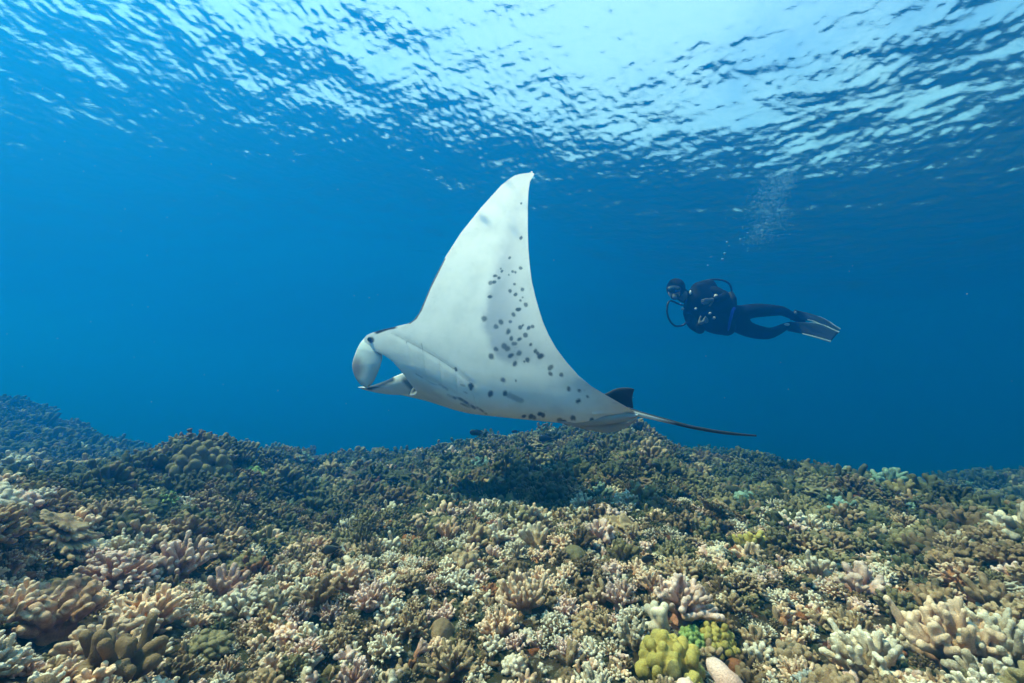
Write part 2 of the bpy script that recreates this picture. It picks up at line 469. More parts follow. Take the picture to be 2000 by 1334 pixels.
# pigments: (base, tip) pairs picked by "tone"; its near-to-far choice carries flash falloff
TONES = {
    'peach':  (.03, (.46, .19, .085), (.84, .56, .37)),  # tips raised to carry flash light on the nearest colonies
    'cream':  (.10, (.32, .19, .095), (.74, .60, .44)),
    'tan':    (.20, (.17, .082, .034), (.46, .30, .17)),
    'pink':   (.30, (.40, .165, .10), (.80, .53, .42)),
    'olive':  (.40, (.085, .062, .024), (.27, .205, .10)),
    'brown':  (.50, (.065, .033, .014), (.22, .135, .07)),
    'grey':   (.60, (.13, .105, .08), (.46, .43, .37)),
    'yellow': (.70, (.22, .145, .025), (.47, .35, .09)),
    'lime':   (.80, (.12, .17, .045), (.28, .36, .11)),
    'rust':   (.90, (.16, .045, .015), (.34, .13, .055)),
    'dim_olive':   (.94, (.025, .025, .011), (.105, .10, .046)),  # darkest tone, mostly on far colonies: weak light put into the colour
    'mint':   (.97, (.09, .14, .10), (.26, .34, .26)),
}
m_coral, t, out = new_mat('living_coral')
at_n = t.nodes.new('ShaderNodeAttribute'); at_n.attribute_type = 'INSTANCER'; at_n.attribute_name = 'tone'
tone = at_n.outputs['Fac']
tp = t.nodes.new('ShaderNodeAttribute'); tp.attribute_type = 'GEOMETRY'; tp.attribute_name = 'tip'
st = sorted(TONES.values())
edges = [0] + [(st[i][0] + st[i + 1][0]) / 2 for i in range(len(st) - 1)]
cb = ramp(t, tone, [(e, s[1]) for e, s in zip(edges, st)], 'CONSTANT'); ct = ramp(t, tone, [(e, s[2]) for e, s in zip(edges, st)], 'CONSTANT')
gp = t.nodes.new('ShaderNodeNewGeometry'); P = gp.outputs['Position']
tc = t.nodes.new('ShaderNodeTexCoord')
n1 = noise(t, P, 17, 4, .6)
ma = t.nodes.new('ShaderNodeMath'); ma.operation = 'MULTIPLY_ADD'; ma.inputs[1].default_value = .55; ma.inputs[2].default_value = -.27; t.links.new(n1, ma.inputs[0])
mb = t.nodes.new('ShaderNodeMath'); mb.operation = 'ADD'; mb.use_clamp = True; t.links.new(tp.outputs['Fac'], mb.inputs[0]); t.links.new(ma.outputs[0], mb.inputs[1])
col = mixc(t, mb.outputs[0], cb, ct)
patch = ramp(t, noise(t, P, 6.0, 4, .6), [(.35, (.62, .60, .56)), (.5, (1, 1, 1)), (.68, (1.18, 1.12, 1.02))])
col = mixc(t, 1.0, col, patch, 'MULTIPLY')
turf = ramp(t, noise(t, P, 9.5, 5, .65), [(.57, (0, 0, 0)), (.64, (1, 1, 1))])        # algae grown over parts of a colony
tm = t.nodes.new('ShaderNodeMath'); tm.operation = 'MULTIPLY'; tm.inputs[1].default_value = .75; t.links.new(turf, tm.inputs[0])
col = mixc(t, tm.outputs[0], col, (.085, .07, .04))
fine = ramp(t, noise(t, P, 230, 3, .7), [(.3, (.62, .6, .58)), (.5, (1, 1, 1)), (.7, (1.22, 1.2, 1.16))])
col = mixc(t, .8, col, fine, 'MULTIPLY')
b = t.nodes.new('ShaderNodeBsdfPrincipled'); b.inputs['Roughness'].default_value = .8; b.inputs['Specular IOR Level'].default_value = .2
t.links.new(col, b.inputs['Base Color'])
bp = t.nodes.new('ShaderNodeBump'); bp.inputs['Strength'].default_value = .7; bp.inputs['Distance'].default_value = .0022
nzb = t.nodes.new('ShaderNodeTexVoronoi'); nzb.inputs['Scale'].default_value = 420; t.links.new(P, nzb.inputs['Vector']); t.links.new(nzb.outputs['Distance'], bp.inputs['Height']); t.links.new(bp.outputs[0], b.inputs['Normal'])
t.links.new(b.outputs[0], out.inputs[0])

PROTO = {}


def proto(key, caps_fn, count, k, h, lump=.018, **kw):
    PROTO[key] = []
    for i in range(count):
        rg = np.random.default_rng(100 + 17 * i + len(key) * 131)
        V, F, tip = blend_mesh(caps_fn(rg, **kw), k, h, lump=lump, seed=i)
        PROTO[key].append(mesh(key, V, F, m_coral, attrs={'tip': tip}))


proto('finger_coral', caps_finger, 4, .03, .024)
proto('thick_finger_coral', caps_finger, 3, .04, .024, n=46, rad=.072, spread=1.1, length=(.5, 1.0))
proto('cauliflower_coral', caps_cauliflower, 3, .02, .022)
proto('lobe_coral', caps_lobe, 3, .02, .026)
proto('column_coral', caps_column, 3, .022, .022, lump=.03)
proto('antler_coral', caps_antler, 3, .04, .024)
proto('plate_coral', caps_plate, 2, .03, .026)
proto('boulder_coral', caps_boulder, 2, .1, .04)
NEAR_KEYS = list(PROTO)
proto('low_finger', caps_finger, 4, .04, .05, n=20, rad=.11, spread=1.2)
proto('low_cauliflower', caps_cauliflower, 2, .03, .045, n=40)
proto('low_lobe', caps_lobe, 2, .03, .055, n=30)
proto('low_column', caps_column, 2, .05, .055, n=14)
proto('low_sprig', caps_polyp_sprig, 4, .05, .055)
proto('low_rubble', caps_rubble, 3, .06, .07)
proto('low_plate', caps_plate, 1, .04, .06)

# ------------------------------------------------------------------ coral placement
PLACED = []          # x, y, footprint radius


def pixel_ground(px, py):
    """Where the line of sight through a photograph pixel meets the coral-covered reef."""
    d = at(px, py, 1.0); s = np.geomspace(.25, 16, 1600); Pp = s[:, None] * d
    g = ground(Pp[:, 0], Pp[:, 1]) + COVER * .6
    i = np.argmax(Pp[:, 2] < g)
    return Pp[i, 0], Pp[i, 1]


def put_coral(key, x, y, radius, tone, label, cat='coral', group=None, tilt=.12, squash=1.0, sink=.0, name=None, variant=None, yaw=None):
    me = PROTO[key][random.randrange(len(PROTO[key])) if variant is None else variant]
    o = bpy.data.objects.new(name or key, me); COL.objects.link(o)
    z = float(ground(x, y)) - sink * radius
    e = .06; gx = float(ground(x + e, y) - ground(x - e, y)) / (2 * e); gy = float(ground(x, y + e) - ground(x, y - e)) / (2 * e)
    n = Vector((-gx * .6 + random.gauss(0, tilt), -gy * .6 + random.gauss(0, tilt), 1)).normalized()
    q = Vector((0, 0, 1)).rotation_difference(n)
    o.rotation_mode = 'QUATERNION'; o.rotation_quaternion = q @ Matrix.Rotation(random.uniform(0, 6.28) if yaw is None else yaw, 3, 'Z').to_quaternion()
    o.location = (x, y, z); o.scale = (radius, radius, radius * squash)
    o['tone'] = TONES[tone][0]
    tag(o, label, cat, group)
    PLACED.append((x, y, radius))
    return o


# the colonies one notices first in the photograph: kind, pixel, radius in pixels, tone, label
NOTED = [
    ('lobe_coral', 1305, 1262, 78, 'yellow', 'bright yellow knobbly lobe coral at the bottom of the reef, biggest of the yellow ones', 1.25),
    ('lobe_coral', 1395, 1215, 46, 'yellow', 'smaller yellow lobe coral tucked behind the biggest yellow one', 1.1),
    ('lobe_coral', 1352, 1210, 34, 'lime', 'green lobe coral squeezed between two yellow lobe corals', 1.0),
    ('boulder_coral', 1433, 1262, 26, 'rust', 'smooth round orange brown coral knob beside the yellow lobe corals', 1.0),
    ('column_coral', 105, 1165, 100, 'peach', 'large peach coral mass of thick lumpy columns in the bright near corner of the reef', .9),
    ('thick_finger_coral', 20, 1160, 70, 'peach', 'pale peach finger coral at the left edge beside the large lumpy column coral', 1.0),
    ('thick_finger_coral', 205, 1225, 85, 'peach', 'pale peach coral with stout fingers in front of the large lumpy column coral', .8),
    ('boulder_coral', 80, 1295, 45, 'tan', 'smooth tan oval coral head below the large lumpy peach column coral', 1.4),
    ('cauliflower_coral', 225, 1085, 78, 'pink', 'round pink grey cauliflower coral with fine knobs beyond the large peach column coral', .9),
    ('thick_finger_coral', 350, 1078, 58, 'pink', 'pinkish clump of upright blunt fingers standing beside the fine knobbed cauliflower coral', 1.1),
    ('finger_coral', 290, 1165, 82, 'peach', 'orange tan finger coral spreading between the pale peach coral and the dark turf', .8),
    ('plate_coral', 105, 1005, 72, 'tan', 'pale layered plate coral with a wavy rim at the far left shoulder of the reef', .9),
    ('lobe_coral', 395, 893, 62, 'olive', 'tall olive yellow coral mound standing up against the blue water', 1.2),
    ('lobe_coral', 487, 915, 34, 'lime', 'bright lime green lobe coral at the foot of the tall olive coral mound', 1.0),
    ('boulder_coral', 598, 945, 28, 'brown', 'brown rounded coral head with pale cap behind the field of finger corals', 1.0),
    ('lobe_coral', 905, 1080, 44, 'tan', 'squarish golden brown lobe coral in the middle of the reef', 1.1),
    ('lobe_coral', 1005, 1088, 34, 'brown', 'darker brown lobe coral beside the squarish golden brown one', 1.0),
    ('antler_coral', 690, 1285, 42, 'pink', 'pale pink antler coral with flattened forked branches alone on dark turf', 1.2),
    ('antler_coral', 1275, 1115, 42, 'peach', 'peach antler coral with spread stubby arms above the knobbly pink mound', 1.0),
    ('thick_finger_coral', 1330, 1150, 66, 'pink', 'knobbly pink tan finger coral mound behind the yellow lobe corals', 1.0),
    ('antler_coral', 1235, 1210, 46, 'cream', 'white tipped antler coral left of the green and yellow lobe corals', 1.0),
    ('thick_finger_coral', 1690, 1255, 78, 'cream', 'cream finger coral with plump rounded tips in the lower right of the reef', .95),
    ('thick_finger_coral', 1850, 1230, 88, 'peach', 'tall peach coral with upright lumpy fingers between two cream finger corals', 1.15),
    ('thick_finger_coral', 1965, 1235, 74, 'cream', 'cream finger coral with a row of plump tips at the right edge of the reef', 1.1),
    ('thick_finger_coral', 1940, 1320, 60, 'cream', 'blunt cream finger coral cut off by the lower right corner of the view', 1.0),
    ('column_coral', 1740, 1310, 58, 'tan', 'low tan column coral in front of the plump cream finger coral', .8),
    ('lobe_coral', 1775, 1040, 40, 'olive', 'pair of pale olive peaked lobes rising from the right shoulder of the reef', 1.3),
    ('lobe_coral', 1735, 992, 24, 'tan', 'golden brown coral knob outlined against the deep blue at the right', 1.2),
    ('finger_coral', 885, 1262, 62, 'tan', 'tan finger coral fan at the bottom middle of the reef', .9),
    ('column_coral', 500, 1310, 66, 'tan', 'golden tan coral with smooth bulbous lobes at the bottom edge of the reef', .8),
    ('thick_finger_coral', 375, 1315, 34, 'pink', 'small pale pink finger coral left of the smooth bulbous golden coral', 1.0),
    ('boulder_coral', 880, 1330, 26, 'cream', 'cream rounded coral head cut by the bottom edge of the view', 1.0),
    ('plate_coral', 860, 955, 34, 'cream', 'flat pale plate coral lying out on the open reef', .6),
    ('lobe_coral', 865, 1012, 40, 'olive', 'olive lobe coral with a lumpy crown behind the squarish golden brown one', 1.0),
    ('boulder_coral', 1120, 1050, 36, 'olive', 'smooth pale green boulder coral in the mid reef hollow', .7),
    ('finger_coral', 700, 1045, 42, 'olive', 'olive finger coral bush on the left middle slope of the reef', 1.2),
    ('finger_coral', 1400, 965, 40, 'olive', 'dull olive finger coral bush below the far coral knoll', 1.0),
]
for key, px, py, rp, tn, lab, sq in NOTED:
    x, y = pixel_ground(px, py + rp * .35)
    dep = np.array([x, y, float(ground(x, y)) + .04]) @ FWD
    put_coral(key, x, y, rp * dep / FPX, tn, lab, squash=sq, group='notable coral heads', tilt=.08)
N_NOTED = len(PLACED)

# further colonies that can be told apart, packed over the near reef
KINDW = {'finger_coral': 46, 'thick_finger_coral': 16, 'cauliflower_coral': 12, 'lobe_coral': 6, 'column_coral': 4, 'antler_coral': 8, 'plate_coral': 0, 'boulder_coral': 2}
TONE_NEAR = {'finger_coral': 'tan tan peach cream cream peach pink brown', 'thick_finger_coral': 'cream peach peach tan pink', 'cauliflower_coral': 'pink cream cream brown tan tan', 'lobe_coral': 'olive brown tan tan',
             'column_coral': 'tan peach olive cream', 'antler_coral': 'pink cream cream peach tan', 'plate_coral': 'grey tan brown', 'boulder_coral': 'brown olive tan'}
TONE_MID = {'finger_coral': 'tan olive brown tan cream', 'thick_finger_coral': 'tan olive brown cream', 'cauliflower_coral': 'tan brown cream', 'lobe_coral': 'olive brown', 'column_coral': 'tan olive', 'antler_coral': 'tan cream', 'plate_coral': 'tan', 'boulder_coral': 'brown olive'}  # duller than the near set: flash falloff put into colony colour
CAND = []
tries = 0
while len(CAND) < 264 and tries < 60000:
    tries += 1
    u = random.random(); rr_ = .5 + 2.9 * u ** 1.15; aa = random.uniform(-.93, .93); x, y = rr_ * math.sin(aa), rr_ * math.cos(aa)
    z = float(ground(x, y)); Pp = np.array([x, y, z + .06]); dep = Pp @ FWD
    if dep < .35: continue
    px, py = to_px(Pp)
    if not (-30 < px < 2030 and 820 < py < 1390): continue
    rad = random.uniform(.034, .078) * (1.0 if rr_ < 1.6 else 1.25)
    if vnoise(np.array(x * 1.9 + 3.1), np.array(y * 1.9 - 2.2), 9) < -.22: continue          # bare turf patches
    if rr_ > 2.6 and px < 560 and py < 930: continue
    if any((x - a) ** 2 + (y - b2) ** 2 < ((.62 if k_ >= N_NOTED else .88) * (rad + c2)) ** 2 for k_, (a, b2, c2) in enumerate(PLACED)): continue
    PLACED.append((x, y, rad)); CAND.append((x, y, rad, px, py))
PLACED = PLACED[:N_NOTED]
WORD = {'peach': 'peach', 'cream': 'cream', 'tan': 'tan', 'pink': 'pinkish', 'olive': 'olive', 'brown': 'brown', 'grey': 'pale grey', 'yellow': 'yellow', 'lime': 'lime green', 'rust': 'rusty', 'mint': 'mint green'}
KWORD = {k: k.replace('_', ' ') for k in NEAR_KEYS}
ANCHOR = []
for (key, px, py, rp, tn, lab, sq), (x, y, r_) in zip(NOTED, PLACED):
    ANCHOR.append((px, py, rp))
ANAME = ['big yellow lobe coral', 'smaller yellow lobe coral', 'squeezed green lobe coral', 'round orange brown knob', 'large peach column mass', 'peach finger coral at left edge', 'stout pale peach coral', 'smooth tan oval head', 'round pink grey cauliflower',
         'pinkish blunt finger clump', 'orange tan finger coral', 'wavy layered plate coral', 'tall olive mound', 'bright lime green coral', 'pale capped brown head', 'squarish golden brown coral', 'darker brown lobe coral',
         'lone pink antler coral', 'stubby peach antler coral', 'knobbly pink tan mound', 'white tipped antler coral', 'plump cream finger coral', 'tall peach column coral', 'cream coral at right edge',
         'cream coral in lower right corner', 'low tan column coral', 'pale olive peaked lobes', 'golden brown knob at right', 'tan finger fan', 'bulbous golden tan coral', 'small pale pink finger coral', 'cream head at bottom edge',
         'flat pale plate', 'lumpy crowned olive coral', 'smooth pale green boulder', 'olive finger bush', 'dull olive bush']


def side(dx, dy):
    s = 'left of' if dx < 0 else 'right of'
    if abs(dy) > 1.2 * abs(dx): s = 'behind' if dy < 0 else 'in front of'
    elif abs(dy) > .5 * abs(dx): s = ('behind and ' if dy < 0 else 'in front and ') + s
    return s


USED_LABELS = set()
for x, y, rad, px, py in CAND:
    bag = [k for k, wt in KINDW.items() for _ in range(wt)]
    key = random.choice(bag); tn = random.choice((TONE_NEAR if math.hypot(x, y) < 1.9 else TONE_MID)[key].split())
    if key in ('plate_coral', 'column_coral'): rad *= 1.1
    order = sorted(range(len(ANCHOR)), key=lambda i: math.hypot(px - ANCHOR[i][0], 1.5 * (py - ANCHOR[i][1])))
    size = 'small ' if rad < .06 else 'large ' if rad > .1 else ''
    lab = None
    for near in ('next to', 'near'):
        for i in order[:5]:
            cand = f"{size}{WORD[tn]} {KWORD[key]} {side(px - ANCHOR[i][0], py - ANCHOR[i][1])} the {ANAME[i]}"
            if cand not in USED_LABELS: lab = cand; break
        if lab: break
    if lab is None:
        i, j = order[0], order[1]; lab = f"{size}{WORD[tn]} {KWORD[key]} between the {ANAME[i]} and the {ANAME[j]}"
    USED_LABELS.add(lab)
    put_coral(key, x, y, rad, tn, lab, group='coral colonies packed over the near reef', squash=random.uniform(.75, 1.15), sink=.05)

# everything smaller or farther: one mass of colonies on points
pts, scl, ton, idx, rot = [], [], [], [], []
low_keys = ['low_finger', 'low_cauliflower', 'low_lobe', 'low_column', 'low_sprig', 'low_rubble', 'low_plate']
low_list = [(k, me) for k in low_keys for me in PROTO[k]]
low_at = {k: [i for i, (kk, _) in enumerate(low_list) if kk == k] for k in low_keys}
PL = np.array(PLACED)
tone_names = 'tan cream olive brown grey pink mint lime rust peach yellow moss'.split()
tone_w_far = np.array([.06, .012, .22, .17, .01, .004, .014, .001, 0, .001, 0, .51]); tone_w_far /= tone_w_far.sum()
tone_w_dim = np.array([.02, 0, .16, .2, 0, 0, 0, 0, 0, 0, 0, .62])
tone_w_near = np.array([.22, .23, .05, .14, .01, .12, 0, 0, .012, .19, .001, .03]); tone_w_near /= tone_w_near.sum()  # pale warm mix near, dark mixes farther: painted flash falloff


def scatter(n, r0, r1, s0, s1, kw, amax, avoid, power=1.0):
    ks = [k for k, wt in kw.items() for _ in range(wt)]
    u = RNG.random(n); r = (r0 ** 2 + (r1 ** 2 - r0 ** 2) * u ** power) ** .5; a = RNG.uniform(-amax, amax, n)
    x, y = r * np.sin(a), r * np.cos(a)
    bare = vnoise(x * 1.9 + 3.1, y * 1.9 - 2.2, 9)
    for i in range(n):
        if bare[i] < -.2 and s1 > .05 and RNG.random() < .75: continue
        s = RNG.uniform(s0, s1) * (1.25 if RNG.random() < .12 else 1)
        if avoid:
            d = np.hypot(PL[:, 0] - x[i], PL[:, 1] - y[i])
            if (d < avoid * PL[:, 2] + .3 * s).any(): continue
        k = ks[RNG.integers(len(ks))]
        pts.append((x[i], y[i])); scl.append(s); idx.append(low_at[k][RNG.integers(len(low_at[k]))])
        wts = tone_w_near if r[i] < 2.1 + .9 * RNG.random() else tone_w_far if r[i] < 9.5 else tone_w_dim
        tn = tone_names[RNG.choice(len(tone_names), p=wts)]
        if k == 'low_rubble': tn = ['brown', 'dim_olive', 'rust', 'olive', 'dim_olive'][RNG.integers(5)]
        ton.append(TONES[tn][0])


FILL = {'low_sprig': 6, 'low_finger': 5, 'low_cauliflower': 2, 'low_rubble': 4, 'low_lobe': 1}
MID = {'low_finger': 9, 'low_cauliflower': 3, 'low_lobe': 2, 'low_column': 2, 'low_sprig': 2, 'low_rubble': 1, 'low_plate': 1}
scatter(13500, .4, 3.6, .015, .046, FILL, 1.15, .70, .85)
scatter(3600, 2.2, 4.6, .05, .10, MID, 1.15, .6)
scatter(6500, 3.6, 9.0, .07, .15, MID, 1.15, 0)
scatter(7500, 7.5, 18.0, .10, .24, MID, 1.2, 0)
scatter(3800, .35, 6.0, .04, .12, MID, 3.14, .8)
pts = np.array(pts); zz = ground(pts[:, 0], pts[:, 1])
me = mesh('coral_cover', np.c_[pts, zz], [], m_coral)
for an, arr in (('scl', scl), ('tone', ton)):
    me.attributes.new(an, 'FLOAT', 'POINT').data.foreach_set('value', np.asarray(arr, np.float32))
me.attributes.new('pick', 'INT', 'POINT').data.foreach_set('value', np.asarray(idx, np.int32))
rots = np.c_[RNG.normal(0, .22, len(pts)), RNG.normal(0, .22, len(pts)), RNG.uniform(0, 6.28, len(pts))].astype(np.float32)
me.attributes.new('rot', 'FLOAT_VECTOR', 'POINT').data.foreach_set('vector', rots.ravel())
cover = tag(obj('coral_cover', me), kind='stuff')
ng = bpy.data.node_groups.new('scatter_coral', 'GeometryNodeTree')
ng.interface.new_socket('Geometry', in_out='INPUT', socket_type='NodeSocketGeometry'); ng.interface.new_socket('Geometry', in_out='OUTPUT', socket_type='NodeSocketGeometry')
N = ng.nodes; Lk = ng.links
gi, go = N.new('NodeGroupInput'), N.new('NodeGroupOutput')
g2i = N.new('GeometryNodeGeometryToInstance')
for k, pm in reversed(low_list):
    po = bpy.data.objects.new('coral_pattern', pm)
    oi = N.new('GeometryNodeObjectInfo'); oi.inputs['Object'].default_value = po; oi.inputs['As Instance'].default_value = False
    Lk.new(oi.outputs['Geometry'], g2i.inputs[0])
m2p = N.new('GeometryNodeMeshToPoints'); iop = N.new('GeometryNodeInstanceOnPoints'); iop.inputs['Pick Instance'].default_value = True


def named(n, ty):
    a = N.new('GeometryNodeInputNamedAttribute'); a.data_type = ty; a.inputs[0].default_value = n; return a.outputs[0]


Lk.new(gi.outputs[0], m2p.inputs[0]); Lk.new(m2p.outputs[0], iop.inputs['Points']); Lk.new(g2i.outputs[0], iop.inputs['Instance'])
Lk.new(named('pick', 'INT'), iop.inputs['Instance Index']); Lk.new(named('rot', 'FLOAT_VECTOR'), iop.inputs['Rotation']); Lk.new(named('scl', 'FLOAT'), iop.inputs['Scale'])
Lk.new(iop.outputs[0], go.inputs[0])
cover.modifiers.new('scatter', 'NODES').node_group = ng

# ------------------------------------------------------------------ manta ray
m_skin, t, out = new_mat('manta_skin')
pa = t.nodes.new('ShaderNodeAttribute'); pa.attribute_type = 'GEOMETRY'; pa.attribute_name = 'pigment'
tc = t.nodes.new('ShaderNodeTexCoord')
mot = ramp(t, noise(t, tc.outputs['Object'], 7, 5, .6), [(.3, (.84, .86, .87)), (.48, (.95, .96, .96)), (.62, (1, 1, 1))])
c = mixc(t, 1.0, pa.outputs['Color'], mot, 'MULTIPLY')
smp = t.nodes.new('ShaderNodeMapping'); smp.inputs['Scale'].default_value = (5, 40, 40); smp.inputs['Rotation'].default_value = (.3, .5, .2); t.links.new(tc.outputs['Object'], smp.inputs['Vector'])
scr = ramp(t, noise(t, smp.outputs[0], 1.6, 4, .6), [(.30, (.80, .82, .83)), (.36, (1, 1, 1))])
c = mixc(t, .7, c, scr, 'MULTIPLY')
b = t.nodes.new('ShaderNodeBsdfPrincipled'); b.inputs['Roughness'].default_value = .55; b.inputs['Specular IOR Level'].default_value = .15
bp = t.nodes.new('ShaderNodeBump'); bp.inputs['Strength'].default_value = .12; bp.inputs['Distance'].default_value = .004
t.links.new(noise(t, tc.outputs['Object'], 60, 4), bp.inputs['Height']); t.links.new(bp.outputs[0], b.inputs['Normal'])
t.links.new(c, b.inputs['Base Color']); t.links.new(b.outputs[0], out.inputs[0])
WHITE, BLACK = np.array([.83, .82, .79]), np.array([.018, .020, .024])

P_TAIL, P_MOUTH = at(1240, 806, 2.46), at(815, 764, 2.98)
AXV = (P_MOUTH - P_TAIL) / np.linalg.norm(P_MOUTH - P_TAIL)
LE = np.array([(337, 1037), (338, 1022), (343, 1005), (350, 994), (362, 979), (405, 940), (455, 900), (500, 871), (550, 845), (590, 828), (612, 818), (626, 807), (632, 797), (638, 772), (644, 745), (650, 727), (655, 716), (662, 711), (670, 712), (680, 722), (688, 737),
               (695, 752), (705, 766), (718, 778), (735, 791), (750, 802), (767, 816), (800, 830)], float)
TE = np.array([(337, 1040), (340, 1044), (346, 1040), (355, 1035), (375, 1032), (400, 1031), (450, 1031), (485, 1032), (520, 1035), (550, 1039), (580, 1046), (605, 1053), (630, 1061), (655, 1072), (680, 1086), (708, 1107), (735, 1131), (755, 1156), (770, 1181), (785, 1207), (797, 1228), (804, 1239),
               (812, 1243), (830, 1243)], float)
na_, nf_ = 330, 150
s_near = np.linspace(0, 2.6, 2600)
phi = np.radians(np.interp(s_near, [0, .10, .24, .45, .9, 1.4], [18, 52, 77, 94, 104, 108]))
ds = s_near[1] - s_near[0]
CN = np.stack([np.cumsum(-np.cos(phi)) * ds, np.cumsum(np.sin(phi)) * ds], -1); CN -= CN[0]
s_far = np.linspace(0, 2.6, 2600); psi = np.radians(np.interp(s_far, [0, .12, .30, .8, 1.4], [-18, -8, 8, 22, 34]))
CF = np.stack([np.cumsum(np.cos(psi)) * ds, np.cumsum(np.sin(psi)) * ds], -1); CF -= CF[0]


def axial(cross, table):
    """Axial position at which the line P_TAIL + cross + AXV * t crosses an outline given as (py, px)."""
    tt = np.linspace(-.35, 2.8, 1100); Pq = P_TAIL + np.array([0, *cross]) + tt[:, None] * AXV
    px, py = to_px(Pq); d = px - np.interp(py, table[:, 0], table[:, 1])
    i = np.where(np.diff(np.sign(d)) != 0)[0]
    if len(i) == 0: return None
    i = i[0]; return tt[i] + (tt[i + 1] - tt[i]) * d[i] / (d[i] - d[i + 1])


# wing span ends where the projected station reaches the tip
tip_i = next(i for i in range(len(s_near)) if to_px(P_TAIL + np.array([0, *CN[i]]) + AXV * .75)[1] < 338.5)
SPAN = s_near[tip_i]
a_near = SPAN * np.linspace(0, 1, na_)
stations = []
for a in a_near:
    i = min(int(round(a / ds)), len(CN) - 1)
    l_, r_ = axial(CN[i], LE), axial(CN[i], TE)
    stations.append([a, l_, r_, *CN[i], phi[i]])
stations = np.array([[q if q is not None else np.nan for q in s] for s in stations], float)
for c_ in (1, 2):
    bad = np.isnan(stations[:, c_]); stations[bad, c_] = np.interp(stations[bad, 0], stations[~bad, 0], stations[~bad, c_])


def pseg(px, py, pts):
    """Pixel distance to a polyline."""
    d = np.full(px.shape, 1e9); pts = np.asarray(pts, float)
    for p, q in zip(pts[:-1], pts[1:]):
        v = q - p; tt = np.clip(((px - p[0]) * v[0] + (py - p[1]) * v[1]) / (v @ v), 0, 1)
        d = np.minimum(d, np.hypot(px - p[0] - tt * v[0], py - p[1] - tt * v[1]))
    return d


def sst(e0, e1, x):
    u = np.clip((x - e0) / (e1 - e0), 0, 1); return u * u * (3 - 2 * u)


_c2 = [(55, 850, 21), (135, 905, 14), (167, 873, 16), (97, 605, 15), (127, 558, 10), (125, 600, 12), (97, 700, 14), (158, 572, 8), (168, 508, 6), (176, 525, 6), (230, 434, 7), (307, 298, 9), (305, 505, 10), (250, 528, 7), (268, 532, 5), (224, 552, 7),
       (262, 614, 9), (233, 660, 12), (318, 652, 12), (270, 684, 10), (303, 727, 8), (320, 706, 5), (341, 754, 13), (288, 788, 13), (255, 822, 13), (234, 870, 9), (302, 912, 13), (320, 897, 9), (358, 915, 13), (388, 905, 13), (219, 940, 17), (240, 990, 14),
       (297, 992, 15), (337, 964, 16), (256, 1022, 16), (268, 1022, 14), (195, 1040, 22), (212, 1052, 20), (373, 1028, 11), (136, 1058, 15), (100, 1110, 20), (237, 1105, 16), (295, 1090, 18), (350, 1134, 15), (330, 1145, 8), (265, 1160, 15), (405, 1076, 14),
       (420, 1088, 14), (442, 1108, 20), (505, 1192, 15), (516, 1182, 14), (513, 1230, 15), (582, 1236, 12), (183, 1270, 19), (272, 1277, 8), (310, 62, 5)]
_c3 = [(484, 484, 24), (605, 480, 20), (1160, 443, 19), (1250, 457, 15), (1322, 510, 15), (1243, 549, 20), (910, 661, 20), (935, 669, 17), (832, 681, 20), (858, 688, 18), (772, 682, 14), (1085, 718, 24), (1105, 728, 22), (1190, 695, 20), (1205, 694, 18),
       (1357, 709, 18), (308, 410, 16), (318, 425, 18), (312, 445, 10), (176, 270, 12), (182, 285, 10), (1130, 748, 14), (1000, 762, 16), (960, 765, 12)]
SPOTS = [(x / 3.51 + 930, y / 3.51 + 380, r / 3.51) for x, y, r in _c2] + [(x / 4.444 + 850, y / 4.444 + 660, r / 4.444) for x, y, r in _c3]


